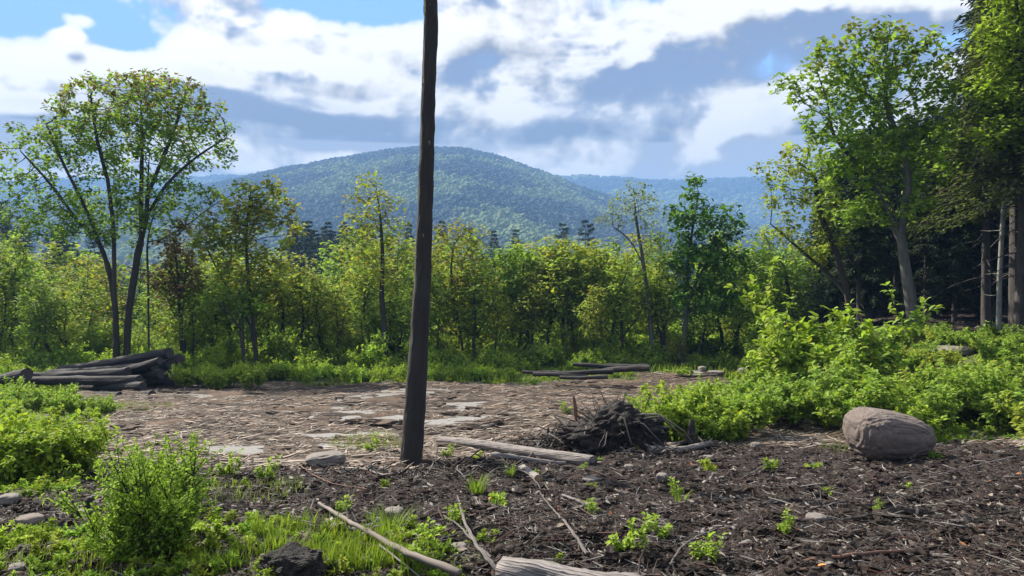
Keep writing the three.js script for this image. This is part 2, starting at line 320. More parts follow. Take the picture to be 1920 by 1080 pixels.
function mountain(name, label, R, d0, d1, seed, count, size, palette, px0, px1) {
  const mb = new MB(), rows = [];
  for (let k = 0; k <= 44; k++) { const r = []; for (let p = px0; p <= px1; p += 25) { const q = slope(p, k / 36, R, d0, d1); r.push(mb.v(q.x, q.y, q.z, [0.045, 0.075, 0.03], q.x / 20, q.z / 20)); } rows.push(r); }
  for (let k = 0; k < 44; k++) for (let s = 0; s + 1 < rows[0].length; s++) { mb.t(rows[k][s], rows[k][s + 1], rows[k + 1][s]); mb.t(rows[k][s + 1], rows[k + 1][s + 1], rows[k + 1][s]); }
  put(tag(new THREE.Mesh(mb.geo(), new THREE.MeshStandardMaterial({ vertexColors: true, roughness: 1 })), label, null, null, 'structure'), name);
  const Rn = rng(seed), list = [];
  for (let k = 0; k < count; k++) {
    const t = Math.pow(Rn(), 0.72) * 1.03, px = lerp(px0, px1, Rn()), p = slope(px, t, R, d0, d1);
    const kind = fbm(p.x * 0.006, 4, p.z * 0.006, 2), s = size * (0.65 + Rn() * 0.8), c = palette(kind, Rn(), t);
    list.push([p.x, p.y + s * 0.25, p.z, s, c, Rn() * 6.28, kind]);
  }
  return list;
}
// a rough crown of a far tree, as a clumped ball
function farCrown(seed, tall) {
  const g = new THREE.IcosahedronGeometry(1, 3), p = g.attributes.position;
  for (let i = 0; i < p.count; i++) {
    const v = V().fromBufferAttribute(p, i), n = 1 + 0.45 * fbm(v.x * 2.2 + seed, v.y * 2.2, v.z * 2.2, 3);
    v.multiplyScalar(n); v.y = v.y * tall + tall * 0.6; if (tall > 1.2) { const k = clamp(1.25 - v.y / (tall * 2), 0.05, 1); v.x *= k; v.z *= k; }
    p.setXYZ(i, v.x, v.y, v.z);
  }
  g.computeVertexNormals();
  return g;
}
const farGeos = [farCrown(1, 0.9), farCrown(5, 1.1), farCrown(9, 0.8)], farMat = new THREE.MeshPhysicalMaterial({ roughness: 1, side: THREE.DoubleSide });
function forest(name, label, list) {
  const sets = [[], [], []]; list.forEach((e, i) => sets[i % 3].push(e));
  sets.forEach((set, v) => {
    const im = new THREE.InstancedMesh(farGeos[v], farMat, set.length), m = new THREE.Matrix4(), q = new THREE.Quaternion(), c = new THREE.Color();
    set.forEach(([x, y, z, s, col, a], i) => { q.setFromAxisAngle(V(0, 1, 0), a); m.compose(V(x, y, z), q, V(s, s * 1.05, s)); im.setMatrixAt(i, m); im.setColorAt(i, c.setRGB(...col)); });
    put(tag(im, label, null, null, 'stuff'), name);
  });
}
const hillGreen = (kind, r, t) => { const f = ss(-0.1, 0.25, kind + (r - 0.5) * 0.3 + 0.22 - t * 0.42), v = 0.84 + 0.32 * r; return [lerp(0.018, 0.11, f) * v, lerp(0.034, 0.15, f) * v, lerp(0.028, 0.05, f) * v]; };  // crowns coloured darker and bluer towards the ridge, standing in for cloud shadow
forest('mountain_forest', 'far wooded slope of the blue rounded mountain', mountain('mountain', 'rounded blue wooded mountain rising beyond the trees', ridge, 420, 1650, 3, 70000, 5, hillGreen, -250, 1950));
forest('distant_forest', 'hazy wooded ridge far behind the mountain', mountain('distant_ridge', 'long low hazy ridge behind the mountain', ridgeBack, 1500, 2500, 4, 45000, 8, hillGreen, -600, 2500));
{
  const R = rng(77), list = [];
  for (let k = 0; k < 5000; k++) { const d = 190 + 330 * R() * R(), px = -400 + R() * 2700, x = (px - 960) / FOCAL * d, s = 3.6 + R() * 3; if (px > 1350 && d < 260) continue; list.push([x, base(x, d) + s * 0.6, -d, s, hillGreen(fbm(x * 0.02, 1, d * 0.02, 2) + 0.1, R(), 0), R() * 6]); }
  forest('valley_forest', 'broad wood in the valley below the mountain', list);
}

// ------------------------------------------------------------------ trees
// Branches grow towards points scattered in the crown until each is reached.
function skeleton({ seed, stems, crown, points, kill, step, reach = 1e9, up = 0.12, tip = 0.008, thick, power = 2.2, jitter = 0.18, max = 160, shell = 0.45 }) {
  const R = rng(seed), node = [], add = (p, par) => { node.push({ p, par, kids: 0, r: 0 }); return node.length - 1; };
  for (const s of stems) {
    let prev = s.from === undefined ? -1 : s.from;
    if (s.join) { let m = 1e9; node.forEach((n, i) => { const d = n.p.distanceTo(V(...s.pts[0])); if (d < m) { m = d; prev = i; } }); }
    const c = new THREE.CatmullRomCurve3(s.pts.map((q) => V(...q))), L = c.getLength(), n = Math.max(2, Math.round(L / step));
    for (let k = prev >= 0 ? 1 : 0; k <= n; k++) { const i = add(c.getPointAt(k / n), prev); if (prev >= 0) node[prev].kids++; prev = i; }
  }
  const total = crown.reduce((a, e) => a + e[3] * e[4] * e[5], 0), att = [];
  for (const [x, y, z, rx, ry, rz] of crown) { const n = Math.round(points * rx * ry * rz / total); for (let k = 0; k < n; k++) { const v = rdir(R).multiplyScalar(Math.pow(R(), shell)); att.push({ p: V(x + v.x * rx, y + v.y * ry, z + v.z * rz), n: 0, d: 1e9 }); } }
  let from = 0;
  const acc = new Map();
  for (let it = 0; it < max && att.length; it++) {
    for (const a of att) for (let k = from; k < node.length; k++) { const d = a.p.distanceToSquared(node[k].p); if (d < a.d) { a.d = d; a.n = k; } }
    from = node.length; acc.clear();
    for (let k = att.length - 1; k >= 0; k--) {
      const a = att[k];
      if (a.d < kill * kill) { att[k] = att[att.length - 1]; att.pop(); continue; }
      if (a.d < reach * reach) { let v = acc.get(a.n); if (!v) acc.set(a.n, v = V()); v.add(V().subVectors(a.p, node[a.n].p).normalize()); }
    }
    let grown = 0;
    for (const [k, v] of acc) {
      if (node[k].kids > 3) continue;
      v.normalize().add(rdir(R).multiplyScalar(jitter)); v.y += up; v.normalize().multiplyScalar(step).add(node[k].p);
      node[k].kids++; add(v, k); grown++;
    }
    if (!grown) break;
  }
  const tips = node.reduce((n, q) => n + !q.kids, 0); power = Math.log(Math.max(3, tips)) / Math.log(thick / tip);
  for (let k = node.length - 1; k >= 0; k--) { const n = node[k]; n.r = n.kids && n.acc ? Math.pow(n.acc, 1 / power) : tip; if (n.par >= 0) node[n.par].acc = (node[n.par].acc || 0) + Math.pow(n.r, power); }
  return node;
}
function wood(node, sidesMax = 8) {
  const mb = new MB(), kids = node.map(() => []);
  node.forEach((n, k) => { if (n.par >= 0) kids[n.par].push(k); });
  const chain = (k, parent) => {
    const pts = [], rad = [];
    if (parent >= 0) { pts.push(node[parent].p); rad.push(Math.min(node[parent].r, node[k].r * 1.15)); }
    for (;;) {
      pts.push(node[k].p); rad.push(node[k].r);
      if (!kids[k].length) break;
      const s = [...kids[k]].sort((a, b) => node[b].r - node[a].r);
      for (const o of s.slice(1)) chain(o, k);
      k = s[0];
    }
    if (pts.length < 2) return;
    const r = rad[0]; rad[rad.length - 1] *= 0.5;
    tube(mb, pts, rad, r > 0.09 ? sidesMax : r > 0.03 ? 5 : 3, { cap: false, rough: r > 0.06 ? 0.22 : 0, seed: k });
  };
  node.forEach((n, k) => { if (n.par < 0) chain(k, -1); });
  return mb.geo();
}
function foliage(node, { seed, per, size, twig, spread, oval = false, tone = () => 1, flat = 0.75, droop = 0.15, keep = 1 }) {
  const R = rng(seed), mb = new MB(), p = V(), dir = V(), up = V();
  for (const n of node) {
    if (n.r > twig || R() > keep) continue;
    const c0 = 0.5 + 0.85 * R();
    for (let k = 0; k < per; k++) {
      rdir(R, p).multiplyScalar(spread * Math.cbrt(R())).add(n.p);
      rdir(R, dir); dir.y = dir.y * 0.6 - droop; dir.normalize();
      rdir(R, up).multiplyScalar(1 - flat); up.y += flat; up.normalize();
      if (Math.abs(up.dot(dir)) > 0.95) continue;
      const t = tone(p, R), v = c0 * (0.8 + 0.4 * R()), L = size * (0.65 + 0.7 * R());
      leaf(mb, p, dir, up, L, L * (oval ? 0.62 : 0.75), Array.isArray(t) ? t.map((q) => q * v) : [v * t, v * t, v * t * 0.9], oval);
    }
  }
  return mb.geo();
}
function makeTree(opt) {                                              // { bark, leaves, ...skeleton, leaf: {...} }
  const node = skeleton(opt), o = new THREE.Group();
  part('trunk', wood(node), opt.bark, o);
  part('crown', foliage(node, { seed: opt.seed + 5, ...opt.leaf }), opt.leaves, o, 'stuff');
  return o;
}
// a photo-shaped tree: stems and crown given in photo pixels at one distance, depth in metres
function pixelTree(px, d, { stems, crown, ...rest }) {
  const b = stand(px, d), o = (x, y, dz = 0) => { const q = at(x, y, d); return [q.x - b.x, q.y - b.y, dz]; }, m = d / FOCAL;
  const t = makeTree({
    stems: stems.map((s) => ({ from: s.from, join: s.join, pts: s.pts.map(([x, y, dz]) => (y === 'g' ? [at(x, 600, d).x - b.x, -0.25, dz || 0] : o(x, y, dz))) })),
    crown: crown.map(([x, y, rx, ry, dz = 0, rz]) => { const c = o(x, y, dz); return [c[0], c[1], c[2], rx * m, ry * m, rz ?? rx * m * 0.8]; }),
    ...rest,
  });
  t.position.copy(b);
  return t;
}
const rustTop = (y0, y1, a = [1.25, 0.72, 1.5]) => (p, R) => { const f = ss(y0, y1, p.y + (R() - 0.5) * 3) * 0.8; return R() < f ? a : [1, 1, 1]; };
const mixTone = (share, a) => (p, R) => (R() < share * (1 + 1.4 * N3(p.x * 0.5, p.y * 0.5, p.z * 0.5)) ? a : [1, 1, 1]);

// the great many-stemmed tree on the left
put(tag(pixelTree(240, 38, {
  seed: 11, bark: M.barkDark, leaves: M.green, thick: 0.25, points: 2900, kill: 0.42, step: 0.32, tip: 0.011, up: 0.1, max: 120, shell: 0.5,
  stems: [{ pts: [[237, 'g'], [240, 600], [250, 530], [260, 470], [274, 405], [277, 350], [280, 290]] }, { pts: [[226, 'g', 0.3], [222, 560, 0.4], [212, 500, 0.5], [190, 450, 0.4], [150, 415, 0.2], [110, 385]] }, { pts: [[268, 'g', -0.6], [269, 530, -0.5], [270, 450, -0.4], [283, 390, -0.5], [300, 340, -0.6]] }, { pts: [[231, 'g', 0.8], [232, 520, 0.9], [228, 430, 0.8], [222, 340, 1]] }, { join: true, pts: [[280, 455, -0.4], [340, 425, -0.3], [400, 385, 0], [450, 360, 0.2]] }, { join: true, pts: [[274, 410, 0.1], [320, 345, 0.3], [375, 295, 0.3], [430, 260, 0.3]] }, { join: true, pts: [[277, 360, -0.1], [300, 290, -0.4], [325, 220, -0.5], [340, 165, -0.5]] }, { join: true, pts: [[212, 500, 0.5], [180, 400, 0.8], [140, 310, 1], [110, 240, 1]] }, { join: true, pts: [[150, 415, 0.2], [90, 340, 0], [40, 285, 0]] }, { join: true, pts: [[222, 345, 1], [205, 260, 1.2], [195, 190, 1.2]] }, { join: true, pts: [[262, 470, -0.2], [250, 370, -0.8], [248, 270, -1], [246, 180, -1]] }],
  crown: [[260, 240, 160, 110], [170, 190, 70, 55], [300, 160, 70, 35], [370, 210, 60, 50], [150, 240, 80, 90], [60, 290, 70, 70], [60, 370, 80, 60], [330, 210, 80, 70], [405, 250, 50, 45], [200, 430, 110, 35], [60, 420, 60, 35], [20, 330, 35, 45], [420, 300, 40, 30], [230, 180, 90, 45], [130, 400, 90, 50], [340, 360, 80, 30], [460, 345, 35, 22], [240, 380, 110, 60]],
  leaf: { per: 13, size: 0.21, twig: 0.0175, spread: 0.3, keep: 0.9, tone: rustTop(10, 19, [1.1, 0.5, 1.2]) },
}), 'tall many-stemmed tree with a broad open crown behind the dark log pile', 'tree'), 'broadleaf_tree');

// slim trees standing in front of the green thicket
const slim = (px, d, o, label) => put(tag(pixelTree(px, d, o), label, 'tree'), 'slim_tree');
slim(483, 36, { seed: 21, bark: M.barkDark, leaves: M.yellow, thick: 0.128, points: 700, kill: 0.42, step: 0.27, tip: 0.008,
  stems: [{ pts: [[483, 'g'], [478, 640], [472, 590], [465, 520], [462, 430], [470, 360]] }, { pts: [[476, 622], [440, 560], [410, 510], [385, 460]], from: 0 }],
  crown: [[490, 390, 55, 60], [520, 420, 45, 60], [430, 430, 70, 60], [390, 450, 45, 45], [480, 520, 80, 60]],
  leaf: { per: 12, size: 0.244, twig: 0.020, spread: 0.34, keep: 0.92, tone: mixTone(0.25, [1.1, 0.7, 1.3]) } }, 'slim forked tree with yellow-green leaves right of the dark log pile');
slim(340, 38, { seed: 22, bark: M.barkDark, leaves: M.rust, thick: 0.119, points: 420, kill: 0.42, step: 0.27, tip: 0.008,
  stems: [{ pts: [[340, 'g'], [340, 640], [336, 560], [332, 500], [325, 450]] }, { pts: [[341, 600], [346, 540], [350, 480]], from: 3 }],
  crown: [[335, 470, 55, 55], [350, 440, 45, 40], [330, 530, 70, 40]], leaf: { per: 12, size: 0.220, twig: 0.020, spread: 0.34, keep: 0.92, tone: mixTone(0.5, [0.7, 1.2, 0.7]) } }, 'slim two-stemmed tree with thin rust-tinted leaves beside the large many-stemmed tree');
slim(458, 35, { seed: 23, bark: M.barkDark, leaves: M.green, thick: 0.085, points: 200, kill: 0.4, step: 0.26, tip: 0.008, stems: [{ pts: [[458, 'g'], [457, 650], [454, 600], [452, 570]] }, { pts: [[456, 625], [430, 590], [405, 570]], from: 2 }],
  crown: [[450, 560, 60, 40], [410, 560, 40, 30]], leaf: { per: 10, size: 0.220, twig: 0.020, spread: 0.3 } }, 'small dark-stemmed tree leaning against the forked yellow-green tree');
slim(720, 38, { seed: 24, bark: M.barkDark, leaves: M.yellow, thick: 0.145, points: 640, kill: 0.45, step: 0.28, tip: 0.007, up: 0.25,
  stems: [{ pts: [[720, 'g'], [722, 640], [716, 560], [717, 480], [712, 400], [705, 350]] }],
  crown: [[702, 370, 45, 55], [690, 420, 60, 60], [725, 430, 50, 70], [670, 480, 50, 50], [700, 520, 75, 40]], leaf: { per: 7, size: 0.220, twig: 0.018, spread: 0.32, keep: 0.92, tone: mixTone(0.22, [1.1, 0.75, 0.7]) } }, 'tall sparse yellow-green tree just left of the bare pole');
slim(858, 40, { seed: 25, bark: M.barkDark, leaves: M.olive, thick: 0.119, points: 480, kill: 0.45, step: 0.28, tip: 0.008,
  stems: [{ pts: [[858, 'g'], [858, 620], [850, 560], [846, 510], [850, 460]] }, { pts: [[853, 580], [830, 530], [815, 490]], from: 3 }],
  crown: [[850, 450, 50, 45], [880, 470, 45, 60], [825, 480, 40, 50], [860, 540, 75, 45]], leaf: { per: 9, size: 0.220, twig: 0.020, spread: 0.34, keep: 0.92, tone: mixTone(0.4, [1.1, 0.8, 1]) } }, 'olive-brown tree standing just right of the bare pole');
slim(990, 42, { seed: 26, bark: M.barkDark, leaves: M.green, thick: 0.128, points: 620, kill: 0.45, step: 0.28, tip: 0.008,
  stems: [{ pts: [[990, 'g'], [990, 640], [986, 580], [980, 520], [985, 480]] }], crown: [[985, 500, 85, 50], [950, 520, 60, 50], [1000, 560, 80, 50]], leaf: { per: 13, size: 0.244, twig: 0.021, spread: 0.36 } }, 'leafy green tree with a straight dark stem left of the low log stack');
slim(1058, 41, { seed: 27, bark: M.barkDark, leaves: M.yellow, thick: 0.119, points: 620, kill: 0.45, step: 0.28, tip: 0.008,
  stems: [{ pts: [[1058, 'g'], [1058, 650], [1056, 600], [1062, 540], [1075, 490]] }, { pts: [[1057, 610], [1035, 590], [1015, 570]], from: 3 }], crown: [[1080, 495, 80, 45], [1110, 530, 70, 55], [1050, 560, 60, 45]], leaf: { per: 13, size: 0.244, twig: 0.021, spread: 0.36, tone: mixTone(0.25, [1.15, 0.8, 0.8]) } }, 'yellow-green tree with a forked stem above the low log stack');
slim(1224, 38, { seed: 28, bark: M.barkGrey, leaves: M.pale, thick: 0.128, points: 620, kill: 0.4, step: 0.27, tip: 0.006, up: 0.35,
  stems: [{ pts: [[1224, 'g'], [1222, 640], [1215, 560], [1204, 480], [1194, 420], [1190, 380]] }, { pts: [[1208, 500], [1180, 450], [1150, 425]], from: 9 }],
  crown: [[1190, 380, 52, 45], [1170, 400, 40, 40], [1220, 400, 30, 50], [1145, 415, 40, 18], [1215, 450, 35, 45]], leaf: { per: 7, size: 0.171, twig: 0.015, spread: 0.26, keep: 0.92 } }, 'tall slender tree with fine pale upright twigs against the mountain');
slim(1248, 39, { seed: 38, bark: M.barkGrey, leaves: M.green, thick: 0.085, points: 260, kill: 0.42, step: 0.27, tip: 0.007,
  stems: [{ pts: [[1248, 'g'], [1246, 640], [1240, 580], [1236, 520], [1238, 470]] }], crown: [[1240, 490, 40, 60], [1235, 560, 55, 50]], leaf: { per: 10, size: 0.207, twig: 0.020, spread: 0.3 } }, 'thin grey-stemmed tree between the pale slender tree and the dark green tree');
slim(1278, 37, { seed: 29, bark: M.barkGrey, leaves: M.deep, thick: 0.145, points: 950, kill: 0.42, step: 0.27, tip: 0.008, up: 0.2,
  stems: [{ pts: [[1278, 'g'], [1282, 640], [1288, 560], [1290, 490], [1300, 420], [1310, 360]] }, { pts: [[1286, 580], [1310, 520], [1340, 470]], from: 5 }],
  crown: [[1305, 365, 30, 50], [1290, 410, 50, 45], [1330, 430, 65, 50], [1370, 420, 35, 40], [1300, 480, 65, 45], [1355, 500, 60, 60], [1320, 560, 80, 40]], leaf: { per: 12, size: 0.268, twig: 0.017, spread: 0.34, oval: true, tone: mixTone(0.3, [1.5, 1.35, 1]) } }, 'dense dark green tree with grey stem standing above the thicket on the right');

// thicket behind the clearing: a few grown trees, copied and turned
const thicket = [[M.green, 31, 0.9], [M.bright, 32, 1], [M.yellow, 33, 1.1], [M.green, 34, 0.8], [M.olive, 35, 1]].map(([leaves, seed, w]) => {
  const R = rng(seed), H = 8;
  return makeTree({ seed, bark: M.barkDark, leaves, thick: 0.11, points: 420, kill: 0.5, step: 0.33, tip: 0.009,
    stems: [{ pts: [[0, -0.3, 0], [R() * 0.4 - 0.2, 1.5, 0.1], [R() * 0.6 - 0.3, 3.2, R() * 0.4], [R() * 0.6 - 0.3, 4.6, 0.2]] }],
    crown: [[0, 5.6, 0, 1.8 * w, 2.2, 1.7], [0.7, 4, 0.3, 1.6 * w, 1.5, 1.5], [-0.8, 4.4, -0.3, 1.6 * w, 1.7, 1.5], [0, 2.6, 0, 1.7 * w, 1.2, 1.6]],
    leaf: { per: 6.5, size: 0.27, twig: 0.022, spread: 0.42, tone: mixTone(0.2, [1.15, 0.82, 0.7]) } });
});
const areas = [['left of the dark log pile', -200, 160], ['behind the dark log pile', 160, 400], ['between the dark log pile and the bare pole', 400, 780], ['right of the bare pole', 780, 1040], ['behind the low log stack', 1040, 1240], ['between the dark green tree and the shadowed conifers', 1330, 1500]];
const tones = ['green', 'bright green', 'yellow-green', 'fresh green', 'olive-green'], keepTint = [M.green, M.bright, M.yellow, M.green, M.olive];
{
  const R = rng(501), first = new Set();
  for (const [where, a, b] of areas) {
    const n = Math.max(5, Math.round((b - a) / 19));
    for (let k = 0; k < n; k++) {
      const px = lerp(a, b, (k + 0.2 + 0.6 * R()) / n), d = 41 + R() * 20, v = Math.floor(R() * 5), t = thicket[v].clone(), p = stand(px, d); if (px > 165 && px < 320 && d < 47) continue;
      const topPy = (px < 160 ? 470 : px < 640 ? 490 : px < 1240 ? 462 : 470) + (R() - 0.4) * 100, s = (heightTo(topPy, d) - p.y) / 7.7;
      t.position.copy(p); t.rotation.y = R() * 6.28; t.scale.set(s * (0.95 + R() * 0.3), s, s * 1.1);
      put(tag(t, `${tones[v]} ${d < 48 ? 'front' : 'rear'} tree of the thicket ${where}`, 'tree', `${tones[v]} ${d < 48 ? 'front' : 'rear'} thicket trees ${where}`), 'young_tree');
    }
  }
}

const slender = [[M.green, 41], [M.yellow, 42], [M.bright, 43]].map(([leaves, seed]) => {
  const R = rng(seed), j = () => (R() - 0.5) * 0.5;
  return makeTree({ seed, bark: M.barkDark, leaves, thick: 0.1, points: 420, kill: 0.42, step: 0.28, tip: 0.008, up: 0.25,
    stems: [{ pts: [[0, -0.3, 0], [j(), 1.8, j()], [j(), 3.6, j()], [j() * 1.6, 5.4, j() * 1.6], [j() * 2, 6.8, j() * 2]] }, { pts: [[0, 2.4, 0], [0.7, 3.6, 0.3], [1.1, 5, 0.5]], from: 9 }],
    crown: [[0, 7, 0, 1.1, 1.5, 1.1], [0.6, 5.6, 0.2, 1.5, 1.5, 1.4], [-0.7, 4.8, -0.2, 1.3, 1.3, 1.3], [0.2, 3.6, 0, 1.5, 0.9, 1.4]],
    leaf: { per: 6.5, size: 0.25, twig: 0.018, spread: 0.34, tone: mixTone(0.15, [1.2, 0.8, 0.8]) } });
});
{
  const R = rng(560), tn = ['green', 'yellow-green', 'bright green'];
  for (let k = 0; k < 44; k++) {
    const px = -60 + k * 35 + R() * 30, d = 37 + R() * 6, v = Math.floor(R() * 3), t = slender[v].clone(), p = stand(px, d); if (px > 165 && px < 320) continue; const s = (heightTo(425 + R() * 120, d) - p.y) / 8.2;
    const w = px < 400 ? 'behind the dark log pile' : px < 780 ? 'left of the bare pole' : px < 1040 ? 'right of the bare pole' : px < 1280 ? 'behind the low log stack' : 'right of the dark green tree';
    t.position.copy(p); t.rotation.y = R() * 6.28; t.scale.set(s * (0.9 + 0.5 * R()), s, s * 1.1);
    put(tag(t, `slender ${tn[v]} tree with a thin bare stem ${w}`, 'tree', `slender ${tn[v]} trees ${w}`), 'slender_tree');
  }
}
{
  const R = rng(540);
  for (let k = 0; k < 34; k++) {
    const px = k * 38 + 10 + R() * 25, d = 36.5 + R() * 5, v = Math.floor(R() * 5); if (px > 960 && px < 1260 && d < 38) continue;
    const t = thicket[v].clone(), s = 0.2 + 0.18 * R(), w = px < 330 ? 'behind the dark log pile' : px < 780 ? 'on the grass strip left of the bare pole' : px < 1040 ? 'on the grass strip right of the bare pole' : 'beside the low log stack';
    t.position.copy(stand(px, d)); t.rotation.y = R() * 6.28; t.scale.set(s * 1.15, s, s * 1.15);
    put(tag(t, `small ${tones[v]} sapling ${w}`, 'sapling', `small ${tones[v]} saplings ${w}`), 'sapling');
  }
}

// evergreens: whorls of drooping boughs with flat sprays
function conifer({ seed, H, bare, reach, whorl, bark, needles, thick, gap = 0.4, size = 0.3, droop = 0.25, sprays = 3, top = 0.2, dead = true, along = 0.28 }) {
  const R = rng(seed), w = new MB(), f = new MB(), n = 8, pts = [], rad = [];
  const bend = [R() * 0.3 - 0.15, R() * 0.3 - 0.15];
  for (let k = 0; k <= n; k++) { const t = k / n; pts.push(V(bend[0] * Math.sin(t * 3), -0.3 + t * (H + 0.3), bend[1] * Math.sin(t * 2.4))); rad.push(Math.max(0.012, thick * (1 - t * 0.96))); }
  tube(w, pts, rad, 8, { cap: false, rough: 0.15, seed });
  const p = V(), q = V(), dir = V(), side = V(), up = V(), o = V();
  for (let h = bare * (dead ? 0.35 : 1); h < H - 0.15; h += gap * (0.7 + 0.6 * R())) {
    const t = h / H, alive = h > bare, L0 = reach * (alive ? Math.pow(1 - t, 0.75) + top * (1 - t) : 0.45);
    const m = alive ? whorl : (R() < 0.5 ? 1 : 2);
    for (let b = 0; b < m; b++) {
      const a = R() * 6.28, L = L0 * (0.6 + 0.6 * R()), rise = alive ? lerp(0.35, -0.05, 1 - t) : 0.05 - R() * 0.3, k0 = Math.round(t * n), bp = [], br = [];
      p.set(pts[k0].x, h, pts[k0].z); dir.set(Math.cos(a), rise, Math.sin(a));
      for (let s = 0; s <= 4; s++) { const u = s / 4; bp.push(V().copy(p).addScaledVector(dir, L * u).add(V((R() - 0.5) * 0.08, -droop * L * u * u, (R() - 0.5) * 0.08))); br.push(Math.max(0.004, 0.012 + 0.012 * L * (1 - u))); }
      br[0] *= 1.4; tube(w, bp, br, 3, { cap: false });
      if (!alive) continue;
      const steps = Math.max(2, Math.round(L / along));
      for (let s = 1; s <= steps; s++) {
        const u = s / steps, i = Math.min(3, Math.floor(u * 4)), fr = u * 4 - i;
        q.lerpVectors(bp[i], bp[i + 1], fr);
        side.set(-Math.sin(a), 0, Math.cos(a));
        for (let e = 0; e < sprays; e++) {
          const sg = e % 2 ? 1 : -1, c = 0.65 + 0.7 * R();
          o.set(Math.cos(a), 0, Math.sin(a)).multiplyScalar(0.5 + R() * 0.5).addScaledVector(side, sg * (0.3 + R() * 0.7)); o.y = 0.15 - R() * 0.75; o.normalize();
          up.set((R() - 0.5) * 0.7, 1, (R() - 0.5) * 0.7).normalize();
          const ls = size * (0.6 + 0.8 * R()) * (1 - 0.35 * u);
          leaf(f, q.clone().add(V((R() - 0.5) * 0.3, (R() - 0.5) * 0.4 - 0.06, (R() - 0.5) * 0.3)), o, up, ls, ls * 0.34, [c, c, c * 0.95]);
        }
      }
    }
  }
  const g = new THREE.Group();
  part('trunk', w.geo(), bark, g);
  part('crown', f.geo(), needles, g, 'stuff');
  return g;
}
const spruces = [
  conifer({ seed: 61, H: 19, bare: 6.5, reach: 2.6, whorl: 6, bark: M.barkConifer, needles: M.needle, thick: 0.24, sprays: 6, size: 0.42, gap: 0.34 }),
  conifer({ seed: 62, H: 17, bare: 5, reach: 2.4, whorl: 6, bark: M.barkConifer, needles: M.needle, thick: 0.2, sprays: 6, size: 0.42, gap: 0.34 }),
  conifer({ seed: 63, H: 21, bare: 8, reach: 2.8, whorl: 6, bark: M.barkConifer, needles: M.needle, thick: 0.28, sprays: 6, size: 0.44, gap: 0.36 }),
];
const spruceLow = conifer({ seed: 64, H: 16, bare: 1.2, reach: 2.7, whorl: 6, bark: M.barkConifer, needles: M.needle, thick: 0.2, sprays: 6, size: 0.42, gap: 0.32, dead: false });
function place(o, px, d, s, turn, name, label, category, group) { const t = o.clone(); t.position.copy(stand(px, d)); t.rotation.y = turn; t.scale.setScalar(s); return put(tag(t, label, category, group), name); }
{
  const R = rng(611);
  // the visible edge of the stand on the right
  const edge = [[1565, 34, 3, 0.72], [1612, 31, 1, 0.72], [1640, 36, 0, 0.8], [1680, 35, 1, 0.8], [1736, 33, 0, 0.85], [1757, 36, 1, 0.9], [1790, 32, 3, 0.85], [1822, 37, 0, 0.95], [1850, 33, 2, 0.9], [1905, 27, 2, 1.0], [1955, 30, 1, 1]];
  const say = ['dark conifer with boughs almost to the ground at the left edge of the shaded stand', 'slender straight conifer trunk left of the leaning grey trunk', 'dark conifer close behind the left of the leaning grey trunk', 'dark conifer trunk showing just left of the leaning grey trunk', 'slim conifer trunk just right of the leaning grey trunk', 'slimmer conifer trunk second to the right of the leaning grey trunk', 'low-boughed dark conifer in the middle of the shaded stand', 'faint conifer trunk deep in the shaded stand', 'dark conifer behind the bleached dead trunk', 'thick dark conifer trunk nearest the right edge of the picture', 'conifer cut off by the right edge of the picture'];
  const top = (px, d, H) => { const y = px < 1700 ? 250 - (px - 1565) * 0.3 : px < 1830 ? 190 : -300; return Math.min(9, (heightTo(y + R() * 70, d) - stand(px, d).y) / H); }, HS = [19, 17, 21, 16];
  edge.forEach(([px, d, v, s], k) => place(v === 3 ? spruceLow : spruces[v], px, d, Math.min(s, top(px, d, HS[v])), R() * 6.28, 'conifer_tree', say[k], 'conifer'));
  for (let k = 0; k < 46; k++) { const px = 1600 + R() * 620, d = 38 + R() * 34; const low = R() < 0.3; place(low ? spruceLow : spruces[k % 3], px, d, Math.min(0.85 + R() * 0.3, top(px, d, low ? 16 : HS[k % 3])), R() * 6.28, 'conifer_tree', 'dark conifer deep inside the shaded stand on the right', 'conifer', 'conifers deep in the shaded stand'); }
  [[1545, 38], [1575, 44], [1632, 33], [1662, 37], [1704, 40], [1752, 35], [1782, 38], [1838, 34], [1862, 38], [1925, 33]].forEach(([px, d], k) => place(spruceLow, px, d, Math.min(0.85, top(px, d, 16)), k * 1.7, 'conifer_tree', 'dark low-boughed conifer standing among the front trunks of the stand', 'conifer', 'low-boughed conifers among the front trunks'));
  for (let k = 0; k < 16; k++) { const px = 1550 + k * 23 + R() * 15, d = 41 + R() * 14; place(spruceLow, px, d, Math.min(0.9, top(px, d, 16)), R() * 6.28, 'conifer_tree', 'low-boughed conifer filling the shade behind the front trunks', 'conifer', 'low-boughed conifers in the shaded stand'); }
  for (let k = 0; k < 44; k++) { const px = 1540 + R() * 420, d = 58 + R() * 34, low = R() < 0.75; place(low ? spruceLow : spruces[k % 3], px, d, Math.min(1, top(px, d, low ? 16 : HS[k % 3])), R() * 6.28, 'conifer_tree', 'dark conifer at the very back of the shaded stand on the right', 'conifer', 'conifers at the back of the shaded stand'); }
  for (let k = 0; k < 10; k++) { const x = 16 + R() * 12, d = 14 + R() * 16; const t = spruces[k % 3].clone(); t.position.set(x + (d > 22 ? 4 : 0), gnd(x, -d), -d); t.rotation.y = R() * 6; if (x / d < 0.74) continue; put(tag(t, 'dark conifer at the right beyond the edge of the picture', 'conifer', 'conifers past the right edge'), 'conifer_tree'); }  // unseen conifers outside the view, added to block light from the stand
}
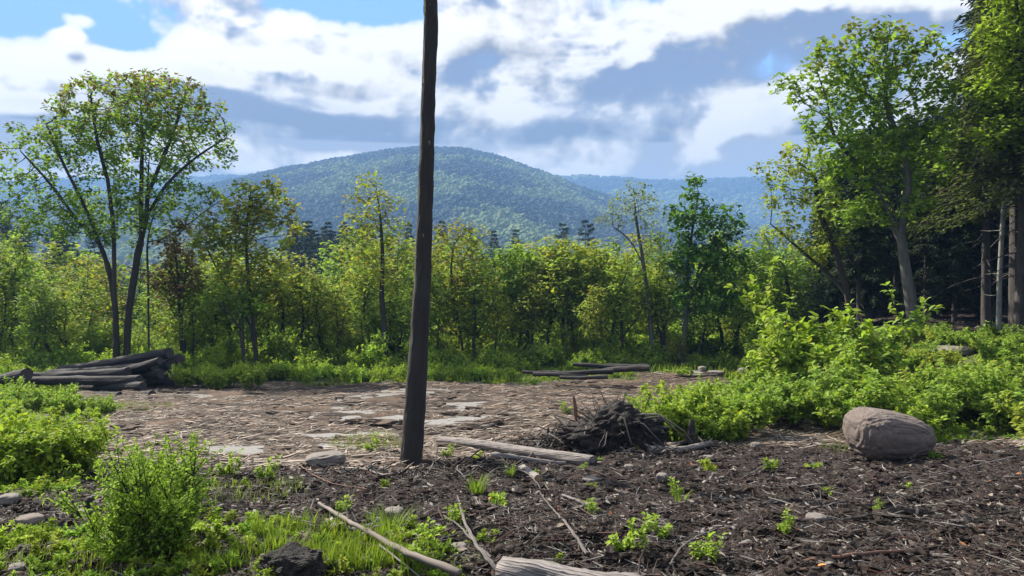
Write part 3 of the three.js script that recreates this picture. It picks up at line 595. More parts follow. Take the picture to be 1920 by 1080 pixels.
// the bleached dead stem and a hemlock with light green boughs at the right edge
{
  const mb = new MB(), b = stand(1873, 26), R = rng(9), pts = [[1871, 'g'], [1874, 520], [1881, 400], [1886, 300], [1890, 210]].map(([x, y]) => (y === 'g' ? V(0, -0.2, 0) : at(x, y, 26).sub(b)));
  tube(mb, pts, [0.09, 0.08, 0.075, 0.06, 0.02], 8, { cap: false, rough: 0.2 });
  const g = new THREE.Group(); g.position.copy(b);
  part('trunk', mb.geo(), M.barkPale, g);
  for (let k = 0; k < 9; k++) { const s = new MB(), h = 1.5 + k * 0.75, a = R() * 6.28, x = lerp(0, 0.35, h / 9), L = 0.3 + R() * 0.5; tube(s, [V(x, h, 0), V(x + Math.cos(a) * L * 0.6, h - 0.02, Math.sin(a) * L * 0.6), V(x + Math.cos(a) * L, h - 0.1 + R() * 0.2, Math.sin(a) * L)], [0.016, 0.011, 0.004], 4); part('dead_branch', s.geo(), M.barkPale, g); }
  put(tag(g, 'thin bleached dead trunk with broken twigs before the dark conifers', 'dead tree'), 'dead_tree');
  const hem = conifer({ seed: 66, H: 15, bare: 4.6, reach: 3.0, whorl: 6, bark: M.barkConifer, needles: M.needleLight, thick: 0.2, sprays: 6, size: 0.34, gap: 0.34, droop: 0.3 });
  place(hem, 1912, 25, 1, 0.4, 'hemlock_tree', 'light green hemlock with drooping boughs high at the right edge', 'hemlock');
  place(hem, 1850, 29, 0.92, 2.4, 'hemlock_tree', 'light green hemlock behind the crown of the leaning grey tree', 'hemlock');
}
// the leaning broadleaf on the right and its neighbours
put(tag(pixelTree(1716, 27, {
  seed: 71, bark: M.barkGrey, leaves: M.green, thick: 0.21, points: 2700, kill: 0.42, step: 0.27, tip: 0.008, up: 0.12, shell: 0.5,
  stems: [{ pts: [[1716, 'g'], [1710, 580], [1696, 500], [1684, 430], [1668, 375], [1640, 335]] }, { pts: [[1688, 450, -0.1], [1692, 390, 0.2], [1690, 330, 0.4], [1672, 260, 0.3], [1660, 190]], from: 8 }, { pts: [[1640, 335], [1600, 290, -0.3], [1570, 250, -0.3]] , from: 14 }],
  crown: [[1640, 150, 110, 95], [1560, 180, 80, 80], [1700, 110, 80, 70], [1620, 270, 110, 70], [1540, 110, 50, 45], [1490, 150, 45, 30], [1740, 200, 60, 80], [1560, 330, 60, 50], [1700, 290, 60, 60], [1640, 70, 70, 40], [1760, 150, 60, 70], [1770, 280, 60, 70], [1690, 380, 70, 50], [1590, 400, 50, 40]],
  leaf: { per: 12, size: 0.22, twig: 0.017, spread: 0.3, keep: 0.95, tone: rustTop(8.5, 13, [0.95, 0.65, 1]) },
}), 'tall broadleaf tree with a leaning smooth grey trunk before the dark conifers', 'tree'), 'broadleaf_tree');
put(tag(pixelTree(1608, 30, {
  seed: 72, bark: M.barkDark, leaves: M.yellow, thick: 0.16, points: 800, kill: 0.42, step: 0.27, tip: 0.008,
  stems: [{ pts: [[1606, 'g'], [1590, 560], [1560, 520], [1520, 485], [1480, 450], [1445, 420]] }, { pts: [[1592, 563], [1560, 470, 0.3], [1530, 400, 0.4], [1520, 330, 0.4]], from: 3 }],
  crown: [[1510, 330, 60, 60], [1450, 320, 40, 30], [1470, 380, 50, 40], [1540, 390, 50, 50], [1470, 440, 50, 25], [1530, 460, 60, 40], [1500, 280, 40, 30]],
  leaf: { per: 16, size: 0.18, twig: 0.017, spread: 0.3, keep: 0.9, tone: mixTone(0.06, [1.2, 0.85, 0.8]) },
}), 'crooked tree reaching bent limbs to the left at the edge of the conifers', 'tree'), 'broadleaf_tree');
put(tag(pixelTree(1500, 36, {
  seed: 73, bark: M.barkDark, leaves: M.green, thick: 0.15, points: 700, kill: 0.45, step: 0.28, tip: 0.008,
  stems: [{ pts: [[1495, 'g'], [1490, 640], [1480, 560], [1470, 500]] }], crown: [[1470, 500, 75, 50], [1430, 530, 60, 60], [1500, 580, 70, 50], [1420, 600, 60, 50]], leaf: { per: 14, size: 0.2, twig: 0.017, spread: 0.36 },
}), 'round dark-green tree behind the bright bush, left of the crooked tree', 'tree'), 'broadleaf_tree');
// a light-leaved tree filling the upper right corner
put(tag(pixelTree(1935, 24, {
  seed: 74, bark: M.barkDark, leaves: M.bright, thick: 0.15, points: 1300, kill: 0.36, step: 0.26, tip: 0.008,
  stems: [{ pts: [[1935, 'g'], [1930, 450], [1925, 300], [1915, 180], [1905, 60]] }], crown: [[1890, 60, 60, 70], [1900, 170, 70, 60], [1850, 150, 40, 40], [1870, 0, 30, 60], [1930, 0, 60, 80], [1850, 60, 30, 50], [1880, 250, 60, 40], [1900, -80, 60, 70]], leaf: { per: 18, size: 0.17, twig: 0.017, spread: 0.3 },
}), 'yellow-green tree filling the upper right corner of the picture', 'tree'), 'broadleaf_tree');

// pines and other evergreens on the lower ground beyond the thicket
{
  const R = rng(88), pine = conifer({ seed: 67, H: 22, bare: 6, reach: 4.2, whorl: 5, bark: M.barkConifer, needles: M.needle, thick: 0.3, sprays: 6, size: 0.95, gap: 1.0, droop: 0.02, top: 0.55, dead: false, along: 0.5 });
  const firs = conifer({ seed: 68, H: 20, bare: 3, reach: 3.2, whorl: 6, bark: M.barkConifer, needles: M.needle, thick: 0.25, sprays: 5, size: 0.75, gap: 0.6, droop: 0.15, dead: false, along: 0.45 });
  const list = [[1055, 412, 0, 'pine with a broad flat top left of its twin before the mountain'], [1098, 405, 0, 'pine with a layered top right of its twin before the mountain'], [925, 430, 1, 'dark pointed evergreen above the thicket right of the bare pole'], [968, 428, 1, 'dark pointed evergreen above the thicket left of the paired pines'], [830, 412, 1, 'tall evergreen close to the right side of the bare pole'], [885, 425, 1, 'evergreen second to the right of the bare pole'], [768, 418, 1, 'evergreen partly hidden behind the bare pole'], [1345, 440, 0, 'evergreen behind the dense dark green tree']];
  for (const [px, py, k, label] of list) { const d = 130 + R() * 25, b = stand(px, d), s = (heightTo(py, d) - b.y) / (k ? 20 : 22); place(k ? firs : pine, px, d, s, R() * 6, 'pine_tree', label, 'pine'); }
  for (let k = 0; k < 26; k++) { const px = 545 + R() * 110 + (k > 14 ? 120 * R() : 0), d = 120 + R() * 50, b = stand(px, d), s = (heightTo(408 + R() * 30, d) - b.y) / 20; place(firs, px, d, s, R() * 6, 'pine_tree', 'dark evergreen in the row left of the bare pole below the mountain', 'pine', 'evergreens in the row below the mountain'); }
  for (let k = 0; k < 22; k++) { const px = -60 + R() * 250, d = 100 + R() * 60, b = stand(px, d), s = (heightTo(385 + px * 0.25 + R() * 50, d) - b.y) / 20; place(k % 3 ? firs : pine, px, d, s, R() * 6, 'pine_tree', ...((w) => [`hazy evergreen far behind the thicket ${w}`, 'pine', `far evergreens ${w}`])(px < 40 ? 'at the left edge' : px < 120 ? 'left of the large many-stemmed tree' : 'seen through the large many-stemmed tree')); }
}

// ------------------------------------------------------------------ shrubs, undergrowth and grass
function shrub({ seed, H, W, stems, per, size, leaves, bark, oval = true, fork = 3, gapL = 0.09, tone = () => 1, lean = 0.35, bushy = 0.75 }) {
  const R = rng(seed), w = new MB(), f = new MB(), dir = V(), up = V(), p = V();
  const leafy = (a, b) => {
    const L = a.distanceTo(b), n = Math.max(2, Math.round(L / gapL)), ax = V().subVectors(b, a).normalize();
    for (let k = 1; k <= n; k++) for (let e = 0; e < per; e++) {
      p.lerpVectors(a, b, k / n);
      rdir(R, dir); dir.addScaledVector(ax, 0.5); dir.y += 0.05; dir.normalize();
      p.addScaledVector(dir, size * 0.35 * R());
      up.set((R() - 0.5) * 0.9, 1, (R() - 0.5) * 0.9).normalize();
      if (Math.abs(up.dot(dir)) > 0.93) continue;
      const v = 0.65 + 0.7 * R(), t = tone(p, R), l = size * (0.6 + 0.7 * R());
      leaf(f, p, dir, up, l, l * 0.6, Array.isArray(t) ? t.map((q) => q * v) : [v * t, v * t, v * t], oval);
    }
  };
  const branch = (p0, d0, L, r, level) => {
    const pts = [p0.clone()], rad = [r], q = p0.clone(), dd = d0.clone();
    for (let s = 1; s <= 4; s++) { dd.add(rdir(R).multiplyScalar(0.22)); dd.y += 0.06; dd.normalize(); q.addScaledVector(dd, L / 4); pts.push(q.clone()); rad.push(r * (1 - s * 0.2)); }
    tube(w, pts, rad, 3, { cap: false });
    for (let s = level ? 0 : 1; s < 4; s++) {
      if (level || s > 1 || R() < bushy) leafy(pts[s], pts[s + 1]);
      if (level < 1) for (let e = 0; e < fork; e++) { const nd = rdir(R); nd.y = Math.abs(nd.y) * 0.6; nd.addScaledVector(dd, 0.5).normalize(); branch(pts[s + 1], nd, L * (0.28 + R() * 0.25), r * 0.5, level + 1); }
    }
  };
  for (let k = 0; k < stems; k++) {
    const a = R() * 6.28, o = Math.sqrt(R()) * W * 0.22, d0 = V(Math.cos(a) * lean * (0.3 + R()), 1, Math.sin(a) * lean * (0.3 + R())).normalize();
    branch(V(Math.cos(a) * o, -0.06, Math.sin(a) * o), d0, H * (0.42 + 0.3 * R() + (R() < 0.25 ? 0.4 : 0)), 0.008 + H * 0.005, 0);
  }
  const g = new THREE.Group();
  part('stems', w.geo(), bark, g);
  part('leaves', f.geo(), leaves, g, 'stuff');
  return g;
}
const yellowBits = (p, R) => (R() < 0.16 ? [1.3, 1.05, 0.9] : [1, 1, 1]);
const bushA = shrub({ seed: 101, H: 1.7, W: 1.7, stems: 12, per: 4, size: 0.125, leaves: M.bright, bark: M.barkDark, tone: yellowBits });
const bushB = shrub({ seed: 102, H: 1.1, W: 1.6, stems: 13, per: 4, size: 0.11, leaves: M.bright, bark: M.barkDark, tone: yellowBits, lean: 0.6 });
const bushC = shrub({ seed: 103, H: 0.8, W: 1.4, stems: 14, per: 3, size: 0.105, leaves: M.green, bark: M.barkDark, tone: yellowBits, lean: 0.7 });
const retint = (o, m) => { const c = o.clone(); c.children[1].material = m; return c; };
const bushD = retint(bushB, M.green), bushE = retint(bushC, M.yellow), bushF = retint(bushA, M.green);
const bushNear = shrub({ seed: 104, H: 0.95, W: 1.1, stems: 12, per: 3, size: 0.085, leaves: M.bright, bark: M.barkDark, lean: 0.5, gapL: 0.07, tone: yellowBits });
const weed = shrub({ seed: 105, H: 0.34, W: 0.3, stems: 5, per: 2, size: 0.07, leaves: M.bright, bark: M.barkDark, lean: 0.6, fork: 1, gapL: 0.06 });
function bush(o, px, py, s, turn, label, group, name = 'shrub', sy = 1) { const t = o.clone(), p = onGround(px, py); t.position.copy(p); t.rotation.y = turn; t.scale.set(s, s * sy, s); return put(tag(t, label, 'shrub', group), name); }
function bushAt(o, px, d, s, turn, label, group, sy = 1) { const t = o.clone(); t.position.copy(stand(px, d)); t.rotation.y = turn; t.scale.set(s, s * sy, s); return put(tag(t, label, 'shrub', group), 'shrub'); }
bushAt(bushA, 1535, 19, 1.75, 0.3, 'tallest bright green bush left of the shaded trunks'); bushAt(bushA, 1470, 19.5, 1.35, 2.3, 'bright leafy bush at the left end of the green bank'); bushAt(bushF, 1600, 20, 1.45, 4.1, 'bright bush on the green bank just right of its tallest bush');
{
  const R = rng(121);
  for (let k = 0; k < 30; k++) { const px = 1440 + (k * 97 % 530) + R() * 30, d = 13.6 + R() * 8.5; bushAt([bushB, bushC, bushD, bushE, bushB, bushF][Math.floor(R() * 6)], px, d, 0.6 + R() * 0.6, R() * 6.28, ...((w) => [`bright leafy shrub ${w}`, `shrubs ${w}`])(`${d < 15.5 ? 'low' : d < 18.5 ? 'midway up' : 'high'} on the green bank ${px < 1560 ? 'left of' : px < 1780 ? 'behind' : 'right of'} the boulder`), 0.9); }
  for (let k = 0; k < 9; k++) bushAt(k % 3 ? bushB : bushC, 1210 + k * 17 + R() * 20, 13.6 + R() * 2.5, 0.55 + R() * 0.3, R() * 6.28, 'low green shrub between the dark root mound and the green bank', 'shrubs right of the dark root mound');
  for (let k = 0; k < 18; k++) { const px = 1600 + k * 22 + R() * 20, d = 20.5 + R() * 6; bushAt([bushC, bushE, bushD][k % 3], px, d, 0.45 + R() * 0.35, R() * 6.28, ...((w) => [`low shrub at the foot of the conifers ${w}`, `low shrubs ${w}`])(px < 1690 ? 'left of the leaning grey trunk' : px < 1780 ? 'below the leaning grey trunk' : px < 1860 ? 'between the leaning and bleached trunks' : 'below the bleached dead trunk'), 0.9); }
  for (let k = 0; k < 10; k++) bushAt(bushC, 1350 + R() * 120, 14.5 + R() * 6, 0.8 + R() * 0.3, R() * 6.28, 'low green shrub beside the black stump at the foot of the green bank', 'shrubs beside the black stump');
  for (let k = 0; k < 14; k++) { const px = -70 + R() * 190, d = 8.6 + R() * 4.5; bushAt(bushNear, px, d, 0.6 + R() * 0.3, R() * 6.28, ...((w) => [`bright leafy shrub ${w}`, `shrubs ${w}`])(`in the ${d < 10.6 ? 'front' : 'rear'} row at the left, ${px < 0 ? 'cut by the picture edge' : px < 60 ? 'near the picture edge' : 'nearest the mud'}`)); }
  for (let k = 0; k < 10; k++) { const px = -80 + R() * 300, d = 14 + R() * 8; bushAt(bushC, px, d, 0.45 + R() * 0.35, R() * 6.28, ...((w) => [`low bush in the grass ${w}`, `low bushes ${w}`])(`${d < 20 ? 'well before' : 'close before'} the dark log pile, ${px < 70 ? 'on its left' : 'on its right'}`)); }
  for (let k = 0; k < 5; k++) bushAt(bushB, 350 + k * 28 + R() * 14, 27.5 + R() * 3, 0.7, R() * 6, 'low leafy bush at the right end of the dark log pile', 'bushes at the right end of the dark log pile');
}
const fineBush = shrub({ seed: 106, H: 0.78, W: 0.5, stems: 40, per: 4, size: 0.034, leaves: M.green, bark: M.barkDark, oval: false, fork: 5, gapL: 0.03, lean: 0.55, bushy: 1, tone: mixTone(0.35, [1.25, 1.2, 1]) });
{ const p = onGround(285, 1052); fineBush.position.copy(p).add(V(0, -0.08, 0)); fineBush.scale.set(0.8, 0.9, 0.8); put(tag(fineBush, 'dense fine-leaved bush standing in the left foreground', 'shrub'), 'fine_leaved_bush'); }

// undergrowth: nobody could count these
function scatter(name, label, geos, mats, spots, kind = 'stuff') {
  // geos: variants, each a list of [geometry, material]
  geos.forEach((pair, v) => {
    const mine = spots.filter((_, i) => i % geos.length === v);
    if (!mine.length) return;
    const im = new THREE.InstancedMesh(pair[0], pair[1], mine.length), m = new THREE.Matrix4(), q = new THREE.Quaternion(), e = new THREE.Euler(), c = new THREE.Color();
    mine.forEach((s, i) => { m.compose(s.p, q.setFromEuler(e.set(s.rx || 0, s.ry || 0, s.rz || 0, 'YXZ')), s.s.isVector3 ? s.s : V(s.s, s.s, s.s)); im.setMatrixAt(i, m); if (s.c) im.setColorAt(i, c.setRGB(...s.c)); });
    put(tag(im, label, null, null, kind), name);
  });
}
{
  const R = rng(131), low = [1, 2, 3].map((k) => { const s = shrub({ seed: 140 + k, H: 1.0, W: 1.2, stems: 8, per: 1, size: 0.15, leaves: M.green, bark: M.barkDark, oval: false, fork: 3, gapL: 0.07, lean: 0.5, tone: yellowBits }); return [s.children[1].geometry, [M.green, M.bright, M.green][k - 1]]; });
  const spots = [];
  for (let k = 0; k < 3200; k++) {
    const px = -250 + R() * 1720, d = 33.5 + Math.pow(R(), 1.3) * 28, x = (px - 960) / FOCAL * d, s = d < 36.5 ? 0.3 + R() * 0.5 : d < 41.5 ? 0.4 + 1.4 * R() * R() : d < 47 ? 0.8 + 1.3 * R() : 1.2 + 1.9 * R();
    if (d > 46 && k % 2) continue;
    if (zone(x, d).green < 0.5 || (px > 960 && px < 1420 && d < 36)) continue;
    const v = 0.7 + 0.6 * R();
    spots.push({ p: V(x, gnd(x, -d) - 0.05, -d), s: V(s, s * (0.8 + 0.5 * R()), s), ry: R() * 6.28, c: [v, v, v] });
  }
  scatter('undergrowth', 'leafy green undergrowth along the foot of the thicket', low, null, spots);
  const cover = [1, 2].map((k) => { const s = shrub({ seed: 150 + k, H: 0.32, W: 0.5, stems: 6, per: 2, size: 0.1, leaves: M.bright, bark: M.barkDark, oval: false, fork: 1, gapL: 0.09, lean: 0.9 }); return [s.children[1].geometry, [M.bright, M.green][k - 1]]; });
  const spots2 = [];
  for (let k = 0; k < 9000; k++) {
    const u = R(), d = u < 0.5 ? 4 + R() * 12 : 8 + R() * 26, x = (R() * 1.7 - 0.85) * d, z = zone(x, d);
    if (z.green < 0.45 && !(z.mulch > 0.5 && R() < 0.012)) continue;
    if (d < 7 && x > 0.3) continue;
    const s = (0.25 + 0.55 * R()) * (0.35 + Math.min(d, 26) * 0.03), v = 0.6 + 0.6 * R();
    spots2.push({ p: V(x, gnd(x, -d) - 0.02, -d), s, ry: R() * 6.28, c: [v * (0.9 + 0.3 * R()), v, v] });
  }
  scatter('ground_cover', 'low leafy plants covering the green parts of the ground', cover, null, spots2);
}
// grass: single curved blades
const blade = (() => { const g = []; for (let v = 0; v < 3; v++) { const mb = new MB(), R = rng(160 + v), b = 0.25 + R() * 0.4; for (let k = 0; k <= 4; k++) { const t = k / 4, w = 0.035 * (1 - t * 0.95); const x = b * t * t, y = t * (1 - 0.25 * t * b); mb.v(x, y, -w, [0.75 + 0.4 * t, 0.75 + 0.35 * t, 0.8]); mb.v(x, y, w, [0.75 + 0.4 * t, 0.75 + 0.35 * t, 0.8]); if (k) { const n = mb.n; mb.t(n - 4, n - 3, n - 2); mb.t(n - 3, n - 1, n - 2); } } g.push([mb.geo(), M.grass]); } return g; })();
function bladesIn(R, list, cx, cd, rx, rd, n, h) { for (let k = 0; k < n; k++) { const a = R() * 6.28, r = Math.sqrt(R()), x = cx + Math.cos(a) * r * rx, d = cd + Math.sin(a) * r * rd, l = h * (0.5 + 0.8 * R()), v = 0.65 + 0.6 * R(); list.push({ p: V(x, gnd(x, -d) - 0.01, -d), s: V(l, l, l * (0.8 + 0.5 * R())), ry: R() * 6.28, rz: (R() - 0.5) * 0.5, rx: (R() - 0.5) * 0.3, c: [v * (0.85 + 0.4 * R()), v, v] }); } }
{
  const R = rng(171), list = [];
  const patch = (px, py, rx, rd, n, h) => { const p = onGround(px, py); bladesIn(R, list, p.x, -p.z, rx, rd, n, h); };
  for (const [x, y, n] of [[500, 1005, 120], [530, 1035, 160], [560, 1000, 110], [590, 1040, 190], [620, 1020, 140], [660, 1045, 190], [690, 1030, 150], [720, 1050, 200], [640, 1065, 180], [760, 1058, 130], [470, 1045, 90], [430, 1062, 90], [700, 1070, 160], [570, 1070, 120], [790, 1070, 90]]) patch(x, y, 0.13, 0.09, n, 0.15); patch(90, 1065, 0.6, 0.3, 800, 0.1); patch(250, 1070, 0.5, 0.2, 500, 0.1);
  patch(60, 768, 4, 1.6, 1800, 0.16); patch(690, 835, 0.7, 0.9, 500, 0.16); patch(450, 920, 0.7, 0.7, 500, 0.12); patch(1590, 845, 0.5, 0.4, 100, 0.15);
  for (let k = 0; k < 9000; k++) { const px = -100 + R() * 1500, d = 29 + R() * 10, x = (px - 960) / FOCAL * d; if (zone(x, d).green < 0.4) continue; const l = 0.2 + 0.3 * R(), v = 0.7 + 0.5 * R(); list.push({ p: V(x, gnd(x, -d) - 0.02, -d), s: V(l, l, l * 1.5), ry: R() * 6.28, c: [v, v, v] }); }
  scatter('grass', 'bright green grass growing in patches on the cleared ground', blade, null, list);
}
// single grass tufts
for (const [px, py, n, h, label] of [[893, 922, 90, 0.2, 'bright grass tuft on the dark mulch below the grey fallen log'], [730, 1005, 90, 0.22, 'upright grass tuft at the edge of the foreground grass'], [955, 890, 40, 0.16, 'thin grass tuft tucked against the grey fallen log'], [1180, 705, 160, 0.28, 'rounded grass tuft in front of the low log stack'], [700, 980, 30, 0.12, 'tiny grass tuft left of the pale stone'], [1275, 945, 30, 0.13, 'small pale tuft alone on the dark mulch at right of centre']]) {
  const R = rng(Math.round(px)), p = onGround(px, py), g = new THREE.Group(), m = new MB();
  for (let k = 0; k < n; k++) {
    const a = R() * 6.28, r = Math.sqrt(R()) * h * 0.5, L = h * (0.6 + 0.7 * R()), b = L * (0.2 + 0.5 * R()), ca = Math.cos(a), sa = Math.sin(a), c = 0.7 + 0.5 * R(), w = 0.004 + h * 0.016;
    for (let s = 0; s <= 3; s++) { const t = s / 3, x = ca * (r + b * t * t), y = L * t * (1 - 0.2 * t) - 0.01, z = sa * (r + b * t * t), ww = w * (1 - t * 0.95); m.v(x - sa * ww, y, z + ca * ww, [c, c, c * 0.9]); m.v(x + sa * ww, y, z - ca * ww, [c, c, c * 0.9]); if (s) { const q = m.n; m.t(q - 4, q - 3, q - 2); m.t(q - 3, q - 1, q - 2); } }
  }
  part('blades', m.geo(), M.grass, g, 'stuff');
  g.position.copy(p); put(tag(g, label, 'grass tuft'), 'grass_tuft');
}
for (const [px, py, s, label] of [[1105, 965, 0.7, 'small broad-leaved weed by the short pale stick'], [770, 845, 1.0, 'leafy weed growing against the right foot of the bare pole'], [840, 860, 0.9, 'low weed under the raised end of the grey fallen log'], [1480, 1010, 0.7, 'lone bright weed on the dark mulch in the lower right'], [640, 965, 0.8, 'little weed among twigs left of the grass tuft'], [850, 990, 0.9, 'weed between the two crossing foreground branches'], [1180, 1050, 1.1, 'weed beside the weathered log end at the bottom'], [800, 1060, 1.0, 'yellowish weed at the bottom between grass and branches'], [1650, 960, 0.5, 'tiny weed far right on the dark mulch'], [700, 850, 1.3, 'leafy weed on the mud left of the bare pole'], [1060, 775, 1.5, 'green weed beside the leaning stake'], [500, 905, 1.2, 'green weed near the flat rock on the left'], [430, 900, 1.3, 'green weed left of the flat rock near the fine-leaved bush'], [1270, 935, 0.8, 'yellow-green weed above the dark mulch right of centre'], [1230, 1010, 0.9, 'ragged weed in the lower middle'], [1320, 1060, 0.9, 'weed at the bottom left of the reddish root']])
  bush(weed, px, py, s * 0.5, px * 1.7, label, null, 'weed_plant');

// ------------------------------------------------------------------ the pole
{
  const d = 11, mb = new MB(), g = new THREE.Group(), b = onGround(770, 868), dd = -b.z;
  const rows = [[807, -260, 12], [808, -80, 12.5], [807, 0, 13], [808, 50, 13.6], [804, 150, 13.2], [802, 220, 13.6], [799, 330, 13.8], [795, 450, 15], [790, 560, 16.5], [783, 680, 18.5], [777, 780, 20], [772, 850, 20.5], [770, 885, 22]].reverse();
  const c = new THREE.CatmullRomCurve3(rows.map(([x, y]) => at(x, y, dd).sub(b))), n = 90, pts = [], rad = [];
  for (let k = 0; k <= n; k++) { pts.push(c.getPoint(k / n)); const f = k / n * (rows.length - 1), i = Math.min(rows.length - 2, Math.floor(f)); rad.push(lerp(rows[i][2], rows[i + 1][2], f - i) * dd / FOCAL); }
  tube(mb, pts, rad, 18, { rough: 0.13, seed: 4 });
  part('stem', mb.geo(), M.pole, g);
  const R = rng(44);
  for (let k = 0; k < 12; k++) { const i = 4 + Math.floor(R() * 74), a = Math.PI * (0.15 + 0.7 * R()), h = new THREE.IcosahedronGeometry(0.006 + R() * 0.012, 1); h.scale(1, 2.2, 0.5); const kn = part('knot', h, R() < 0.3 ? M.stone : M.barkGrey, g); kn.position.copy(pts[i]).add(V(Math.cos(a) * rad[i] * 0.98, 0, Math.sin(a) * rad[i] * 0.98)); }
  g.position.copy(b);
  put(tag(g, 'tall dark bare pole of a tree trunk rising out of the top of the picture', 'bare trunk'), 'bare_tree_trunk');
}

// ------------------------------------------------------------------ logs, stumps, stones
function logThing(name, label, category, group, p0, p1, r0, r1, mat, { bend = 0, rough = 0.12, seed = 1, cut = true, sides = 12 } = {}) {
  const g = new THREE.Group(), a = V(), q = p1.clone().sub(p0), n = 14, pts = [], rad = [], R = rng(seed), side = V(-q.z, 0, q.x).normalize();
  for (let k = 0; k <= n; k++) { const t = k / n; pts.push(a.clone().addScaledVector(q, t).addScaledVector(side, bend * Math.sin(t * Math.PI) * (0.6 + 0.8 * R() * 0)).add(V(0, Math.abs(bend) * 0.3 * Math.sin(t * 5 + seed), 0))); rad.push(lerp(r0, r1, t)); }
  const mb = new MB(); tube(mb, pts, rad, sides, { rough, seed, cap: !cut });
  part('bark', mb.geo(), mat, g);
  if (cut) for (const e of [0, n]) {
    const c = new MB(), t = q.clone().normalize().multiplyScalar(e ? 1 : -1), u = V(1, 0, 0); if (Math.abs(t.x) > 0.8) u.set(0, 0, 1); u.addScaledVector(t, -u.dot(t)).normalize(); const w = V().crossVectors(t, u), r = rad[e] * 0.97, o = c.v(...pts[e].clone().addScaledVector(t, 0.004).toArray(), null, 0.5, 0.5), ring = [];
    for (let k = 0; k < 14; k++) { const an = k / 14 * 6.2832, v = pts[e].clone().addScaledVector(u, Math.cos(an) * r).addScaledVector(w, Math.sin(an) * r); ring.push(c.v(v.x, v.y, v.z, null, 0.5 + 0.4 * Math.cos(an), 0.5 + 0.4 * Math.sin(an))); }
    for (let k = 0; k < 14; k++) c.t(o, ring[k], ring[(k + 1) % 14]);
    part('cut_end', c.geo(), mat === M.log ? M.logEnd : M.cut, g);
  }
  g.position.copy(p0);
  return put(tag(g, label, category, group), name);
}
M.logEnd = std({ color: [0.05, 0.042, 0.04], map: grainTex });
// the dark pile on the left: right ends nearer the eye
{
  const d0 = 29.5;
  const pile = [[150, 728, 268, 724, 8, 9, -1.0, 'lowest front log of the dark pile'], [10, 716, 262, 711, 8, 9, -0.6, 'second log from the bottom on the front of the dark pile, its top lit'], [5, 709, 240, 697, 7, 9, -0.2, 'middle log on the front of the dark pile'], [90, 701, 290, 688, 7, 10, 0.3, 'long log in the upper half of the dark pile'], [112, 693, 318, 664, 7, 10, 0.7, 'long top log of the dark pile, raised at its right end'], [200, 694, 337, 674, 8, 10, 1.2, 'log at the back of the dark pile sticking out furthest right'], [222, 716, 325, 702, 7, 9, 0.6, 'short log on the right side of the dark pile'], [205, 708, 302, 700, 8, 9, 0.1, 'thick log in the core of the dark pile'], [240, 690, 322, 682, 8, 10, 0.9, 'log bulging from the upper right of the dark pile'], [160, 712, 300, 677, 5, 7, -0.5, 'slim log slanting steeply across the front of the dark pile'], [190, 720, 334, 716, 6, 8, 0.3, 'log with its end thrust out low at the right of the dark pile'], [-20, 716, 50, 703, 10, 11, -0.8, 'short stub of log at the left end of the dark pile'], [240, 744, 285, 739, 6, 7, -2.0, 'short log lying on the ground before the dark pile'], [150, 742, 225, 738, 4, 5, -2.0, 'thin log half buried in grass before the dark pile']];
  pile.forEach(([x0, y0, x1, y1, r0, r1, dz, label], k) => { const d = d0 + dz, m = d / FOCAL; logThing('dark_log', label, 'log', null, at(x0, y0, d + 1.2), at(x1, y1, d - 0.9), r0 * m, r1 * m, M.log, { seed: 200 + k, rough: 0.2, bend: 0.1 }); });
}
// the low stack right of centre
[[1040, 700, 1150, 697, 4.5, 5, 0, 'front log of the low stack behind the mud'], [1120, 695, 1218, 690, 5, 6, 0.3, 'right front log of the low stack'], [1075, 683, 1170, 690, 3.5, 4.5, 0.7, 'slanting upper log of the low stack'], [1000, 702, 1100, 703, 4, 4, 0.2, 'left low log of the low stack'], [1140, 686, 1215, 687, 4, 5, 0.8, 'back log of the low stack'], [1050, 708, 1140, 707, 3.5, 4, -0.3, 'nearest thin log of the low stack'], [980, 697, 1050, 699, 3, 3.5, 0.6, 'thin pole poking left out of the low stack']]
  .forEach(([x0, y0, x1, y1, r0, r1, dz, label], k) => { const d = 29 + dz, m = d / FOCAL; logThing('stacked_log', label, 'log', null, at(x0, y0, d + 0.3), at(x1, y1, d - 0.3), r0 * m, r1 * m, k % 2 ? M.barkDark : M.log, { seed: 230 + k, rough: 0.15, bend: 0.05 }); });
const lying = (x0, y0, x1, y1, l0, l1) => { const a = onGround(x0, y0), b = onGround(x1, y1); a.y += l0; b.y += l1; return [a, b]; };
{ const [a, b] = lying(822, 838, 1112, 868, 0.12, 0.03); logThing('fallen_log', 'bleached grey fallen log lying right of the bare pole', 'log', null, a, b, 0.06, 0.095, M.weathered, { seed: 251, rough: 0.3, bend: 0.05, cut: false, sides: 14 }); }
{ const [a, b] = lying(920, 862, 1060, 872, 0.02, 0.02); logThing('fallen_log', 'thinner grey log lying under the bleached fallen log', 'log', null, a, b, 0.05, 0.03, M.weathered, { seed: 252, rough: 0.3, bend: 0.04, cut: false }); }
{ const [a, b] = lying(978, 880, 1010, 905, 0.03, 0.03); logThing('fallen_log', 'short thick stub of wood in front of the bleached fallen log', 'log', null, a, b, 0.045, 0.06, M.weathered, { seed: 253, rough: 0.2 }); }
{ const [a, b] = lying(1218, 850, 1332, 843, 0.04, 0.06); logThing('fallen_log', 'smooth curved grey limb lying before the black stump', 'log', null, a, b, 0.06, 0.045, M.weathered, { seed: 254, rough: 0.2, bend: 0.08, cut: false }); }
